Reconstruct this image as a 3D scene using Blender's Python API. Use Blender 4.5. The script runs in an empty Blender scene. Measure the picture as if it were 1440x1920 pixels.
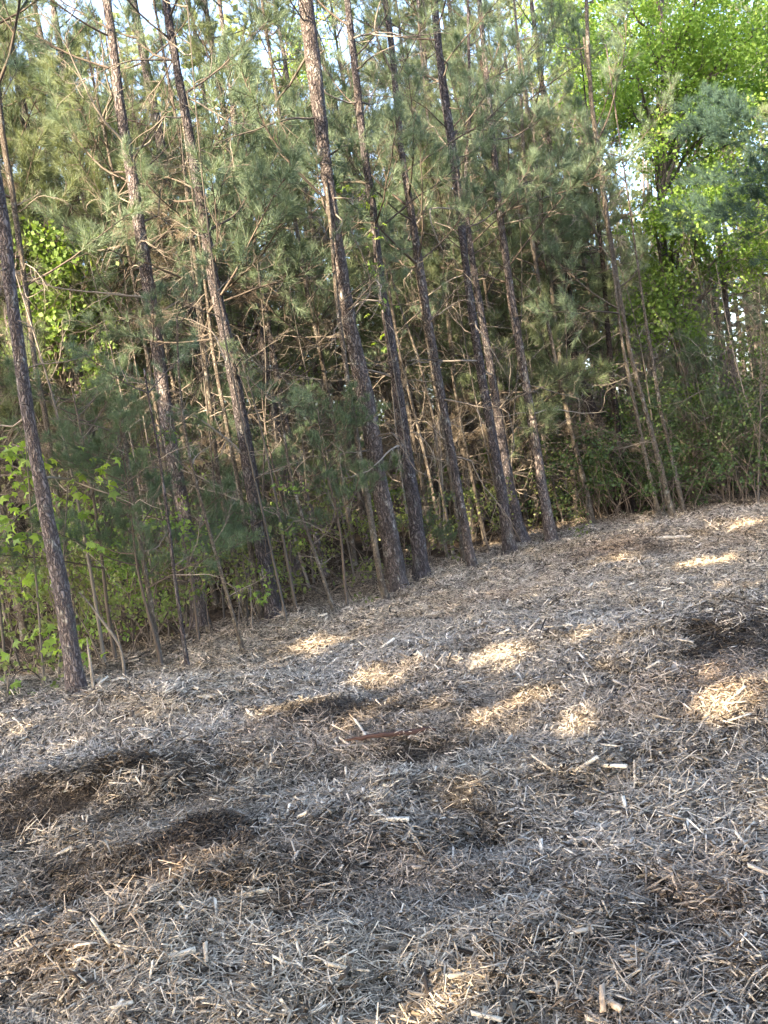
import bpy, math, random
import numpy as np
from mathutils import Vector, Matrix

random.seed(7)
rng = np.random.default_rng(11)
PI = math.pi
scene = bpy.context.scene
COL = scene.collection

# ------------------------------------------------------------------ camera
F = 1700.0                      # focal length in pixels of a 1440 x 1920 frame
ROLL = math.radians(9.0)
PITCH = math.radians(-3.6)
CAM = np.array([0.0, 0.0, 1.6])
fw = np.array([0.0, math.cos(PITCH), math.sin(PITCH)])
H = np.array([1.0, 0.0, 0.0])
U = np.cross(H, fw)
right = math.cos(ROLL) * H - math.sin(ROLL) * U
up = math.sin(ROLL) * H + math.cos(ROLL) * U
cam_data = bpy.data.cameras.new('camera')
cam = bpy.data.objects.new('camera', cam_data)
COL.objects.link(cam)
M4 = Matrix(((right[0], up[0], -fw[0], CAM[0]), (right[1], up[1], -fw[1], CAM[1]),
             (right[2], up[2], -fw[2], CAM[2]), (0, 0, 0, 1)))
cam.matrix_world = M4
cam_data.sensor_fit = 'VERTICAL'
cam_data.sensor_height = 24.0
cam_data.lens = 24.0 * F / 1920.0
cam_data.clip_end = 1000.0
cam_data.clip_start = 0.05
scene.camera = cam

# ------------------------------------------------------------------ light
SUN_EL, SUN_AZ = math.radians(27.0), math.radians(222.0)   # azimuth clockwise from +Y
S = np.array([math.sin(SUN_AZ) * math.cos(SUN_EL), math.cos(SUN_AZ) * math.cos(SUN_EL), math.sin(SUN_EL)])
world = bpy.data.worlds.new('World')
scene.world = world
world.use_nodes = True
nt = world.node_tree
nt.nodes.clear()
sky = nt.nodes.new('ShaderNodeTexSky')
sky.sky_type = 'NISHITA'
sky.sun_disc = False
sky.sun_elevation = SUN_EL
sky.sun_rotation = SUN_AZ
sky.air_density = 0.8
sky.dust_density = 3.5
sky.ozone_density = 0.6
bg = nt.nodes.new('ShaderNodeBackground')
bg.inputs['Strength'].default_value = 0.15
wo = nt.nodes.new('ShaderNodeOutputWorld')
nt.links.new(sky.outputs[0], bg.inputs['Color'])
nt.links.new(bg.outputs[0], wo.inputs['Surface'])
sl = bpy.data.lights.new('sun', 'SUN')
sl.energy = 3.6
sl.angle = math.radians(0.5)
sl.color = (1.0, 0.81, 0.56)
so = bpy.data.objects.new('sun', sl)
COL.objects.link(so)
so.rotation_euler = Vector(-S).to_track_quat('-Z', 'Y').to_euler()
so.location = (-20, -20, 20)
scene.view_settings.view_transform = 'Standard'
scene.view_settings.look = 'None'
scene.view_settings.gamma = 1.0
scene.view_settings.exposure = 3.25
scene.cycles.max_bounces = 6
scene.cycles.diffuse_bounces = 3
scene.cycles.transmission_bounces = 4
scene.cycles.caustics_reflective = False
scene.cycles.caustics_refractive = False

# ------------------------------------------------------------------ noise / terrain
def vnoise(x, y, seed=0):
    x = np.asarray(x, float); y = np.asarray(y, float)
    xi = np.floor(x).astype(np.int64); yi = np.floor(y).astype(np.int64)
    xf = x - xi; yf = y - yi
    def h(a, b):
        n = (a * 374761393 + b * 668265263 + seed * 974634777) & 0x7fffffff
        n = ((n ^ (n >> 13)) * 1274126177) & 0x7fffffff
        n = n ^ (n >> 16)
        return (n & 0xffff) / 65535.0
    u = xf * xf * (3 - 2 * xf); v = yf * yf * (3 - 2 * yf)
    return (h(xi, yi) * (1 - u) + h(xi + 1, yi) * u) * (1 - v) + (h(xi, yi + 1) * (1 - u) + h(xi + 1, yi + 1) * u) * v

def fbm(x, y, seed=0, o=4):
    s = 0; a = 0.5; t = 0
    for i in range(o):
        s = s + a * vnoise(x * 2 ** i + 17.3 * i, y * 2 ** i - 9.1 * i, seed + i); t += a; a *= 0.5
    return s / t

def ray(px, py):
    d = fw + (px - 720) / F * right - (py - 960) / F * up
    return d
def flat(px, py):
    d = ray(px, py); t = -CAM[2] / d[2]
    return CAM + d * t

# mounds: pixel centre, height, half sizes in metres (across, along), turn
MOUNDS = [(150, 1385, .17, 1.0, .5), (380, 1345, .10, .9, .5), (330, 1478, .12, .6, .34), (60, 1520, .14, .6, .35),
          (620, 1375, .14, .7, .40), (1380, 1215, .22, .9, .8), (1380, 1000, .22, 2.0, .9), (960, 1235, .07, 1.0, .7),
          (580, 1640, .08, .5, .28), (180, 1690, -.09, .35, .14), (380, 1600, .06, .4, .2), (1400, 1350, .14, .5, .5),
          (820, 1520, .05, .8, .4), (250, 1800, .05, .4, .3), (1000, 1600, -.04, .8, .4), (640, 1450, -.05, .8, .25),
          (1180, 1040, .06, 1.2, .5), (500, 1290, .05, 1.2, .5), (1250, 1290, .06, .7, .4)]
MP = [(flat(a, b), h, sx, sy) for a, b, h, sx, sy in MOUNDS]
EDGE = sorted([tuple(flat(a, b)[:2]) for a, b in [(-700, 1420), (-50, 1318), (160, 1290), (330, 1235), (470, 1205), (560, 1170), (640, 1140),
                                         (890, 1062), (1040, 1010), (1170, 978), (1440, 950), (1800, 915)]])
EX = np.array([e[0] for e in EDGE]); EY = np.array([e[1] for e in EDGE])
def inside(x, y):          # metres beyond the edge of the clearing (negative: in the clearing)
    return y - np.interp(x, EX, EY)
def height(x, y):
    x = np.asarray(x, float); y = np.asarray(y, float)
    z = 0.10 * (fbm(x * .45, y * .45, 3) - .5) + 0.10 * (fbm(x * 1.7, y * 1.7, 9) - .5) + 0.11 * (fbm(x * 4.2, y * 4.2, 19) - .5)
    for p, h, sx, sy in MP:
        z = z + h * np.exp(-((x - p[0]) / sx) ** 2 - ((y - p[1]) / sy) ** 2)
    far = np.clip((np.hypot(x, y) - 30) / 60, 0, 1)
    return z + far * 0.8 * (fbm(x * .05, y * .05, 5) - .5)
def hz(x, y): return float(height(x, y))
def ground(px, py):
    d = ray(px, py)
    t = 1.0
    while t < 120:
        p = CAM + d * t
        if p[2] < hz(p[0], p[1]): return p
        t += 0.03
    return CAM + d * 120
def at_depth(px, py, Y):   # point seen at that pixel, Y metres away along the view's horizontal
    d = ray(px, py)
    return CAM + d * (Y / d[1])

# ------------------------------------------------------------------ mesh helpers
class MB:
    def __init__(s): s.v = []; s.q = []; s.t = []; s.a = []; s.n = 0
    def add(s, v, q=None, t=None, tone=0.5):
        v = np.asarray(v, float).reshape(-1, 3)
        s.v.append(v)
        if q is not None and len(q): s.q.append(np.asarray(q, np.int64) + s.n)
        if t is not None and len(t): s.t.append(np.asarray(t, np.int64) + s.n)
        s.a.append(np.broadcast_to(np.asarray(tone, float), (len(v),)))
        s.n += len(v)
    def arrays(s):
        v = np.concatenate(s.v) if s.v else np.zeros((0, 3))
        q = np.concatenate(s.q) if s.q else np.zeros((0, 4), np.int64)
        t = np.concatenate(s.t) if s.t else np.zeros((0, 3), np.int64)
        a = np.concatenate(s.a) if s.a else np.zeros(0)
        return v, q, t, a
    def mesh(s, name, mat, smooth=False):
        v, q, t, a = s.arrays()
        me = bpy.data.meshes.new(name)
        me.vertices.add(len(v)); me.vertices.foreach_set('co', v.astype(np.float32).ravel())
        nl = len(q) * 4 + len(t) * 3
        me.loops.add(nl)
        me.loops.foreach_set('vertex_index', np.concatenate([q.ravel(), t.ravel()]).astype(np.int32))
        me.polygons.add(len(q) + len(t))
        me.polygons.foreach_set('loop_start', np.concatenate([np.arange(len(q)) * 4, len(q) * 4 + np.arange(len(t)) * 3]).astype(np.int32))
        me.polygons.foreach_set('loop_total', np.concatenate([np.full(len(q), 4), np.full(len(t), 3)]).astype(np.int32))
        if smooth: me.polygons.foreach_set('use_smooth', np.ones(len(q) + len(t), bool))
        at = me.attributes.new('tone', 'FLOAT', 'POINT'); at.data.foreach_set('value', a.astype(np.float32))
        me.update(calc_edges=True)
        if mat: me.materials.append(mat)
        return me

def obj(name, me, parent=None, loc=None, rot=None, scale=None):
    o = bpy.data.objects.new(name, me); COL.objects.link(o)
    if parent is not None: o.parent = parent
    if loc is not None: o.location = loc
    if rot is not None: o.rotation_euler = rot
    if scale is not None: o.scale = (scale,) * 3 if np.isscalar(scale) else scale
    return o
def tag(o, label=None, cat=None, group=None, kind=None):
    if label: o['label'] = label
    if cat: o['category'] = cat
    if group: o['group'] = group
    if kind: o['kind'] = kind
    return o
def empty(name, loc, rz=0):
    o = bpy.data.objects.new(name, None); COL.objects.link(o)
    o.location = loc; o.rotation_euler = (0, 0, rz); o.empty_display_size = .1
    return o

def tube(mb, pts, rad, sides=6, tone=0.5, rough=0.0, cap=True, twist=0.0):
    pts = np.asarray(pts, float); rad = np.asarray(rad, float); n = len(pts)
    tan = np.gradient(pts, axis=0); tan /= np.linalg.norm(tan, axis=1)[:, None] + 1e-9
    ref = np.array([0, 0, 1.0]) if abs(tan[:, 2]).mean() < .7 else np.array([1.0, 0, 0])
    a = np.cross(tan, ref); a /= np.linalg.norm(a, axis=1)[:, None] + 1e-9
    b = np.cross(tan, a)
    th = np.arange(sides) / sides * 2 * PI
    r = np.repeat(rad[:, None], sides, 1)
    if rough: r = r * (1 + rough * (rng.random((n, sides)) - .5))
    ang = th[None, :] + twist * np.arange(n)[:, None]
    v = pts[:, None, :] + r[..., None] * (np.cos(ang)[..., None] * a[:, None, :] + np.sin(ang)[..., None] * b[:, None, :])
    i = np.arange(n - 1)[:, None] * sides; j = np.arange(sides)[None, :]; k = (j + 1) % sides
    q = np.stack([i + j, i + k, i + sides + k, i + sides + j], -1).reshape(-1, 4)
    t = []
    if cap and sides > 3:
        for s0 in (0, (n - 1) * sides):
            for c in range(1, sides - 1): t.append((s0, s0 + c, s0 + c + 1))
    mb.add(v.reshape(-1, 3), q, t, tone)

def xform(arr, Mx, loc, sc=1.0):
    return arr @ np.asarray(Mx).T * sc + np.asarray(loc)

def rotm(yaw, pitch=0, rollv=0):
    cy, sy = math.cos(yaw), math.sin(yaw); cp, sp = math.cos(pitch), math.sin(pitch); cr, sr = math.cos(rollv), math.sin(rollv)
    Rz = np.array([[cy, -sy, 0], [sy, cy, 0], [0, 0, 1]]); Ry = np.array([[cp, 0, -sp], [0, 1, 0], [sp, 0, cp]])
    Rx = np.array([[1, 0, 0], [0, cr, -sr], [0, sr, cr]])
    return Rz @ Ry @ Rx

# ------------------------------------------------------------------ materials
def newmat(name):
    m = bpy.data.materials.new(name); m.use_nodes = True
    t = m.node_tree; t.nodes.clear()
    out = t.nodes.new('ShaderNodeOutputMaterial')
    return m, t, out
def N(t, typ, **kw):
    n = t.nodes.new(typ)
    for k, v in kw.items():
        if k.startswith('i_'):
            key = k[2:]; key = int(key) if key.isdigit() else key.replace('_', ' ')
            n.inputs[key].default_value = v
        else: setattr(n, k, v)
    return n
def ramp(t, stops, interp='LINEAR'):
    r = t.nodes.new('ShaderNodeValToRGB'); r.color_ramp.interpolation = interp
    e = r.color_ramp.elements
    while len(e) < len(stops): e.new(0.5)
    for el, (p, c) in zip(e, stops): el.position = p; el.color = (*c, 1)
    return r
def mixc(t, fac, a, b, mode='MIX'):
    m = t.nodes.new('ShaderNodeMix'); m.data_type = 'RGBA'; m.blend_type = mode
    for s, v in ((0, fac), (6, a), (7, b)):
        if hasattr(v, 'is_output') or isinstance(v, bpy.types.NodeSocket): t.links.new(v, m.inputs[s])
        else: m.inputs[s].default_value = v if s == 0 else (*v, 1)
    return m.outputs[2]

def bark_mat(name, plate, plate2, fiss, warm, scale=1.0, lichen=0.0):
    m, t, out = newmat(name)
    tc = N(t, 'ShaderNodeTexCoord'); oi = N(t, 'ShaderNodeObjectInfo')
    ad = N(t, 'ShaderNodeVectorMath', operation='ADD'); t.links.new(tc.outputs['Object'], ad.inputs[0]); t.links.new(oi.outputs['Location'], ad.inputs[1])
    mp = N(t, 'ShaderNodeMapping'); mp.inputs['Scale'].default_value = (38 * scale, 38 * scale, 8 * scale)
    nz = N(t, 'ShaderNodeTexNoise', i_Scale=14.0 * scale, i_Detail=4.0)
    dv = N(t, 'ShaderNodeVectorMath', operation='SCALE', i_3=0.09)
    t.links.new(ad.outputs[0], nz.inputs['Vector']); t.links.new(nz.outputs['Color'], dv.inputs[0])
    ad2 = N(t, 'ShaderNodeVectorMath', operation='ADD'); t.links.new(ad.outputs[0], ad2.inputs[0]); t.links.new(dv.outputs[0], ad2.inputs[1])
    t.links.new(ad2.outputs[0], mp.inputs['Vector'])
    vo = N(t, 'ShaderNodeTexVoronoi', feature='DISTANCE_TO_EDGE', i_Scale=1.0); t.links.new(mp.outputs[0], vo.inputs['Vector'])
    vc = N(t, 'ShaderNodeTexVoronoi', feature='F1', i_Scale=1.0); t.links.new(mp.outputs[0], vc.inputs['Vector'])
    big = N(t, 'ShaderNodeTexNoise', i_Scale=2.2, i_Detail=3.0); t.links.new(ad.outputs[0], big.inputs['Vector'])
    sep = N(t, 'ShaderNodeSeparateColor'); t.links.new(vc.outputs['Color'], sep.inputs[0])
    c = mixc(t, sep.outputs[0], plate, plate2)
    rb = ramp(t, [(.42, (0, 0, 0)), (.68, (1, 1, 1))]); t.links.new(big.outputs['Fac'], rb.inputs[0])
    c = mixc(t, rb.outputs[0], c, warm)
    if lichen:
        ln = N(t, 'ShaderNodeTexNoise', i_Scale=9.0, i_Detail=5.0); t.links.new(ad.outputs[0], ln.inputs['Vector'])
        lr = ramp(t, [(.56, (0, 0, 0)), (.66, (lichen,) * 3)]); t.links.new(ln.outputs['Fac'], lr.inputs[0])
        c = mixc(t, lr.outputs[0], c, (.46, .47, .43))
    fr = ramp(t, [(0.0, (.75, .75, .75)), (.22, (0, 0, 0))]); t.links.new(vo.outputs['Distance'], fr.inputs[0])
    c = mixc(t, fr.outputs[0], c, fiss)
    bs = N(t, 'ShaderNodeBsdfPrincipled', i_Roughness=.92); bs.inputs['Specular IOR Level'].default_value = .15
    t.links.new(c, bs.inputs['Base Color'])
    mn = N(t, 'ShaderNodeMath', operation='MINIMUM', i_1=.25); t.links.new(vo.outputs['Distance'], mn.inputs[0])
    bp = N(t, 'ShaderNodeBump', i_Strength=1.0, i_Distance=.09); t.links.new(mn.outputs[0], bp.inputs['Height'])
    t.links.new(bp.outputs[0], bs.inputs['Normal']); t.links.new(bs.outputs[0], out.inputs[0])
    return m
BARK = {
    'grey': bark_mat('grey_pine_bark', (.25, .22, .22), (.13, .11, .11), (.05, .042, .045), (.20, .165, .155), lichen=.5),
    'dark': bark_mat('dark_pine_bark', (.155, .138, .142), (.09, .078, .082), (.03, .026, .028), (.13, .108, .10), lichen=.25),
    'red': bark_mat('reddish_pine_bark', (.19, .165, .158), (.11, .093, .09), (.04, .034, .033), (.225, .185, .17), lichen=.4),
    'pale': bark_mat('smooth_sapling_bark', (.22, .185, .15), (.15, .125, .10), (.09, .075, .065), (.27, .235, .19), 1.6, lichen=.5),
    'black': bark_mat('blackened_bark', (.07, .058, .055), (.045, .036, .035), (.018, .015, .015), (.09, .065, .055)),
}
def twig_mat(name, a, b):
    m, t, out = newmat(name)
    oi = N(t, 'ShaderNodeObjectInfo'); tn = N(t, 'ShaderNodeAttribute', attribute_name='tone')
    c = mixc(t, tn.outputs['Fac'], a, b)
    bs = N(t, 'ShaderNodeBsdfPrincipled', i_Roughness=.9); bs.inputs['Specular IOR Level'].default_value = .15
    t.links.new(c, bs.inputs['Base Color']); t.links.new(bs.outputs[0], out.inputs[0])
    return m
TW_DEAD = twig_mat('dead_twig_bark', (.06, .05, .043), (.32, .28, .235))
TW_LIVE = twig_mat('live_twig_bark', (.05, .042, .036), (.20, .16, .13))
TW_GREY = twig_mat('grey_twig_bark', (.06, .052, .045), (.20, .175, .15))

def leaf_mat(name, lo, hi, tr=.35, trc=None, gloss=.25, rnd=.35):
    m, t, out = newmat(name)
    oi = N(t, 'ShaderNodeObjectInfo'); tn = N(t, 'ShaderNodeAttribute', attribute_name='tone')
    a = N(t, 'ShaderNodeMath', operation='MULTIPLY_ADD', i_1=rnd, i_2=-rnd / 2); t.links.new(oi.outputs['Random'], a.inputs[0])
    b = N(t, 'ShaderNodeMath', operation='ADD', use_clamp=True); t.links.new(a.outputs[0], b.inputs[0]); t.links.new(tn.outputs['Fac'], b.inputs[1])
    c = mixc(t, b.outputs[0], lo, hi)
    bs = N(t, 'ShaderNodeBsdfPrincipled', i_Roughness=.55); bs.inputs['Specular IOR Level'].default_value = gloss
    t.links.new(c, bs.inputs['Base Color'])
    ts = N(t, 'ShaderNodeBsdfTranslucent')
    tc = mixc(t, 1.0, c, trc or (1.3, 1.25, .6), 'MULTIPLY'); t.links.new(tc, ts.inputs[0])
    mx = N(t, 'ShaderNodeMixShader'); mx.inputs[0].default_value = tr
    t.links.new(bs.outputs[0], mx.inputs[1]); t.links.new(ts.outputs[0], mx.inputs[2]); t.links.new(mx.outputs[0], out.inputs[0])
    return m
NEEDLE = leaf_mat('pine_needles', (.105, .145, .085), (.235, .28, .165), .33, (1.3, 1.2, .6))
NEEDLE_BLUE = leaf_mat('bluish_pine_needles', (.095, .145, .098), (.21, .27, .18), .33, (1.25, 1.2, .7))
NEEDLE_DARK = leaf_mat('dark_pine_needles', (.06, .10, .058), (.13, .18, .115), .28)
NEEDLE_BOUGH = leaf_mat('dark_evergreen_needles', (.025, .055, .042), (.06, .105, .08), .15)  # dark bluish green needles of the evergreen at the right edge
NEEDLE_BROWN = leaf_mat('dead_pine_needles', (.11, .09, .068), (.25, .205, .15), .25, (1.1, 1, .85))
LEAF_SPRING = leaf_mat('spring_leaves', (.13, .24, .045), (.32, .44, .10), .5, (1.2, 1.2, .5))
LEAF_MID = leaf_mat('understory_leaves', (.10, .17, .045), (.22, .32, .09), .45, (1.2, 1.2, .5))
LEAF_DARK = leaf_mat('olive_leaves', (.09, .12, .04), (.19, .22, .085), .4)  # dull olive leaves of the low undergrowth and the far wood

LEAF_THICKET = leaf_mat('thicket_leaves', (.035, .062, .022), (.09, .135, .045), .25)  # dark green leaves of the brush on the right
# chips
def chip_material(name, inst=True, sat=1.0):
    m, t, out = newmat(name)
    tn = N(t, 'ShaderNodeAttribute', attribute_name='tone')
    c = ramp(t, [(0.0, (.022, .019, .017)), (.26, (.085, .073, .064)), (.5, (.28, .25, .213)), (.75, (.55, .505, .44)), (1.0, (.80, .75, .67))])
    t.links.new(tn.outputs['Fac'], c.inputs[0]); col = c.outputs[0]
    geo = N(t, 'ShaderNodeNewGeometry')
    if inst:
        dk = N(t, 'ShaderNodeAttribute', attribute_name='dark', attribute_type='INSTANCER')
        wm = N(t, 'ShaderNodeAttribute', attribute_name='warm', attribute_type='INSTANCER')
        rd = N(t, 'ShaderNodeAttribute', attribute_name='redd', attribute_type='INSTANCER')
        col = mixc(t, wm.outputs['Fac'], col, mixc(t, 1.0, col, (1.25, 1.05, .76), 'MULTIPLY'))
        col = mixc(t, rd.outputs['Fac'], col, mixc(t, 1.0, col, (.74, .60, .50), 'MULTIPLY'))
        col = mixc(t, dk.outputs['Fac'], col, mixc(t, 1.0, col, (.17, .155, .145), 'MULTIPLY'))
    nz = N(t, 'ShaderNodeTexNoise', i_Scale=60.0, i_Detail=3.0); tc = N(t, 'ShaderNodeTexCoord'); t.links.new(tc.outputs['Object'], nz.inputs['Vector'])
    nr = ramp(t, [(.3, (.6, .6, .6)), (.7, (1.25, 1.22, 1.18))]); t.links.new(nz.outputs['Fac'], nr.inputs[0])
    col = mixc(t, 1.0, col, nr.outputs[0], 'MULTIPLY')
    bs = N(t, 'ShaderNodeBsdfPrincipled', i_Roughness=.85); bs.inputs['Specular IOR Level'].default_value = .2
    t.links.new(col, bs.inputs['Base Color']); t.links.new(bs.outputs[0], out.inputs[0])
    return m
CHIPS = chip_material('wood_mulch')
CHIP1 = chip_material('split_wood', inst=False)

def ground_material():
    m, t, out = newmat('soil_and_litter')
    geo = N(t, 'ShaderNodeNewGeometry')
    n1 = N(t, 'ShaderNodeTexNoise', i_Scale=.9, i_Detail=6.0); n2 = N(t, 'ShaderNodeTexNoise', i_Scale=26.0, i_Detail=6.0)
    mp = N(t, 'ShaderNodeMapping'); mp.inputs['Scale'].default_value = (1, 1.0, 1)
    t.links.new(geo.outputs['Position'], mp.inputs[0])
    t.links.new(mp.outputs[0], n1.inputs['Vector']); t.links.new(mp.outputs[0], n2.inputs['Vector'])
    a = ramp(t, [(.3, (.022, .017, .014)), (.5, (.05, .04, .032)), (.7, (.10, .08, .062))]); t.links.new(n2.outputs['Fac'], a.inputs[0])
    b = ramp(t, [(.3, (.55, .5, .45)), (.7, (1.2, 1.1, 1.0))]); t.links.new(n1.outputs['Fac'], b.inputs[0])
    c = mixc(t, 1.0, a.outputs[0], b.outputs[0], 'MULTIPLY')
    bs = N(t, 'ShaderNodeBsdfPrincipled', i_Roughness=.95); bs.inputs['Specular IOR Level'].default_value = .1
    bp = N(t, 'ShaderNodeBump', i_Strength=.8, i_Distance=.03); t.links.new(n2.outputs['Fac'], bp.inputs['Height'])
    t.links.new(c, bs.inputs['Base Color']); t.links.new(bp.outputs[0], bs.inputs['Normal']); t.links.new(bs.outputs[0], out.inputs[0])
    return m

# ------------------------------------------------------------------ ground sheet
def axis(lo, hi, step, far_lo, far_hi, grow=1.12):
    c = list(np.arange(lo, hi, step)); s = step
    while c[-1] < far_hi: s *= grow; c.append(c[-1] + s)
    s = step; l = []; x = lo
    while x > far_lo: s *= grow; x -= s; l.append(x)
    return np.array(l[::-1] + c)
gx = axis(-5, 9, .09, -300, 300); gy = axis(1.5, 15, .08, -300, 300)
GX, GY = np.meshgrid(gx, gy)
GZ = height(GX, GY)
nb, na = GX.shape
i = np.arange(nb - 1)[:, None] * na; j = np.arange(na - 1)[None, :]
q = np.stack([i + j, i + j + 1, i + na + j + 1, i + na + j], -1).reshape(-1, 4)
g = MB(); g.add(np.stack([GX, GY, GZ], -1).reshape(-1, 3), q)
tag(obj('ground', g.mesh('ground', ground_material(), True)), kind='structure')

# ------------------------------------------------------------------ mulch
def chip_geo(mb, c, L, W, T, yaw, pitch, roll_, tone):
    R = rotm(yaw, pitch, roll_)
    k = rng.uniform(.1, .9)
    w2 = W * rng.uniform(.25, 1.0)
    v = np.array([[-L / 2, -W / 2, 0], [-L / 2, W / 2 * k, 0], [-L / 2 * .8, 0, T], [L / 2, -w2 / 2, 0], [L / 2 * rng.uniform(.7, 1), w2 / 2, 0], [L / 2 * .85, 0, T * .8]])
    mb.add(xform(v, R, c), [(0, 3, 4, 1), (0, 2, 5, 3), (1, 4, 5, 2)], [(0, 1, 2), (3, 5, 4)], tone)
src = bpy.data.collections.new('mulch_clumps')
NCL = 12
for k in range(NCL):
    mb = MB(); FINE = (.35, .5, .72)[k % 3]
    for _ in range((100, 120, 150)[k % 3]):
        r = .20 * math.sqrt(rng.random()); a = rng.random() * 2 * PI
        kk = rng.random()
        if kk < FINE: L = rng.uniform(.012, .04); W = rng.uniform(.002, .006)
        elif kk < .93: L = rng.uniform(.035, .10); W = rng.uniform(.0035, .009)
        else: L = rng.uniform(.07, .15); W = rng.uniform(.006, .018)
        tone = np.clip(rng.normal(.58, .33), 0, 1)
        chip_geo(mb, (r * math.cos(a), r * math.sin(a), rng.uniform(-.015, .035)), L, W, rng.uniform(.0015, .005), rng.random() * 2 * PI,
                 rng.normal(0, .38), rng.normal(0, .5), tone)
    for _ in range(36):      # bark shreds and fine dark bits
        r = .2 * math.sqrt(rng.random()); a = rng.random() * 2 * PI
        chip_geo(mb, (r * math.cos(a), r * math.sin(a), rng.uniform(-.01, .02)), rng.uniform(.01, .035), rng.uniform(.005, .016), rng.uniform(.002, .006),
                 rng.random() * 2 * PI, rng.normal(0, .4), rng.normal(0, .6), rng.uniform(.05, .35))
    for _ in range(9):       # flat bark flakes
        r = .2 * math.sqrt(rng.random()); a = rng.random() * 2 * PI
        chip_geo(mb, (r * math.cos(a), r * math.sin(a), rng.uniform(.005, .03)), rng.uniform(.03, .06), rng.uniform(.015, .03), rng.uniform(.003, .008), rng.random() * 2 * PI, rng.normal(0, .3), rng.normal(0, .4), rng.uniform(.1, .5))
    nn_ = 42                 # pine straw
    for _ in range(nn_):
        r = .22 * math.sqrt(rng.random()); a = rng.random() * 2 * PI; yw = rng.random() * 2 * PI; L = rng.uniform(.05, .14); w_ = rng.uniform(.0008, .0016)
        c = np.array([r * math.cos(a), r * math.sin(a), rng.uniform(.005, .04)]); dv = np.array([math.cos(yw), math.sin(yw), rng.normal(0, .25)]) * L / 2; pv = np.array([-math.sin(yw), math.cos(yw), 0]) * w_
        mid = c + np.array([0, 0, L * .1]) + pv * rng.normal(0, 5)
        mb.add([c - dv - pv, c - dv + pv, mid + pv, mid - pv, c + dv + pv, c + dv - pv], [(0, 1, 2, 3), (3, 2, 4, 5)], None, rng.uniform(.3, .85))
    if k % 2 == 0:           # long fibres
        for _ in range(5):
            r = .15 * math.sqrt(rng.random()); a = rng.random() * 2 * PI
            chip_geo(mb, (r * math.cos(a), r * math.sin(a), rng.uniform(.01, .035)), rng.uniform(.1, .2), rng.uniform(.003, .006), .003,
                     rng.random() * 2 * PI, rng.normal(0, .15), 0, rng.uniform(.5, .95))
    o = bpy.data.objects.new('mulch_clump_%02d' % k, mb.mesh('mulch_clump', CHIPS)); src.objects.link(o)

def gauss_px(X, Y, spots):
    w = np.zeros_like(X)
    for px, py, sx, sy, a in spots:
        p = ground(px, py); w = np.maximum(w, a * np.minimum(1, 1.7 * np.exp(-((X - p[0]) / sx) ** 2 - ((Y - p[1]) / sy / 1.3) ** 2)))
    return w
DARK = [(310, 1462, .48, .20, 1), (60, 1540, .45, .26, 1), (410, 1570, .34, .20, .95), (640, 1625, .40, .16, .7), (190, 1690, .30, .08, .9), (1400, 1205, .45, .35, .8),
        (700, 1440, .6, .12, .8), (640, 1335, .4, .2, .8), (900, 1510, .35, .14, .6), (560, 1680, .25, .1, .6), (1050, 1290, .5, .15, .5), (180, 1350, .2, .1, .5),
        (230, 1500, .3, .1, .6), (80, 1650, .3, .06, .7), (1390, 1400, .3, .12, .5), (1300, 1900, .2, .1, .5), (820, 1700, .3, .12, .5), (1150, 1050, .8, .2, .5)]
REDD = [(300, 1672, .40, .07, .6), (400, 1640, .30, .08, .5), (540, 1395, .3, .10, .7), (600, 1600, .3, .1, .5), (380, 1615, .3, .08, .7), (1100, 1870, .12, .06, .6), (1320, 1720, .3, .1, .5),
        (700, 1390, .3, .1, .5), (230, 1770, .3, .1, .4), (1390, 1270, .4, .3, .5), (1150, 1035, .5, .2, .7), (60, 1690, .3, .06, .5), (1080, 1640, .15, .05, .3), (700, 1660, .4, .1, .5)]
pts = []
nn = 26000
# samples spread evenly over the picture's solid angle near, thinning with distance
u = rng.random(nn); ys = 1.9 * (15 / 1.9) ** u
xs = (rng.random(nn) - .45) * (1.25 * ys + 1.5)
nx = 5000
xs = np.concatenate([xs, rng.uniform(-5, 14, nx)]); ys = np.concatenate([ys, rng.uniform(5, 20, nx)])
e = inside(xs, ys)
keep = (e < 0.1) | ((rng.random(len(xs)) < np.exp(-np.maximum(e, 0) / 1.2)) & (e < 6))
xs, ys, e = xs[keep], ys[keep], e[keep]
zs = height(xs, ys); d = .04
nxv = -(height(xs + d, ys) - height(xs - d, ys)) / (2 * d); nyv = -(height(xs, ys + d) - height(xs, ys - d)) / (2 * d)
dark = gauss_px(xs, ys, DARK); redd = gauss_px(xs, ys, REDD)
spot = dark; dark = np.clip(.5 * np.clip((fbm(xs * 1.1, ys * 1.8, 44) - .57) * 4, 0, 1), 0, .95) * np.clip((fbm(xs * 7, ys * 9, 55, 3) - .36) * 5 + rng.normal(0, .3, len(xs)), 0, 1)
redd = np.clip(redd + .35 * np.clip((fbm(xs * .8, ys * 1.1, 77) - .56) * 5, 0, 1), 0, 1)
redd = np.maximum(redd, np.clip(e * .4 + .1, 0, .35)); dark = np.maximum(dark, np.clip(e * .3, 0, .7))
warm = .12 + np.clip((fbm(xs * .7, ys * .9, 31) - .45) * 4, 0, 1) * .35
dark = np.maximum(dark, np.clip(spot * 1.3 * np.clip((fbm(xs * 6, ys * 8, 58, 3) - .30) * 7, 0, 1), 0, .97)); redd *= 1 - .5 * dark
sc = rng.uniform(.75, 1.25, len(xs)) * (1 - .15 * (dark > .5)) * np.where(fbm(xs * 2, ys * 2, 93) > .5, 1.0, .8)
me = bpy.data.meshes.new('mulch')
me.vertices.add(len(xs)); me.vertices.foreach_set('co', np.stack([xs, ys, zs + .004], -1).astype(np.float32).ravel())
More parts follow.
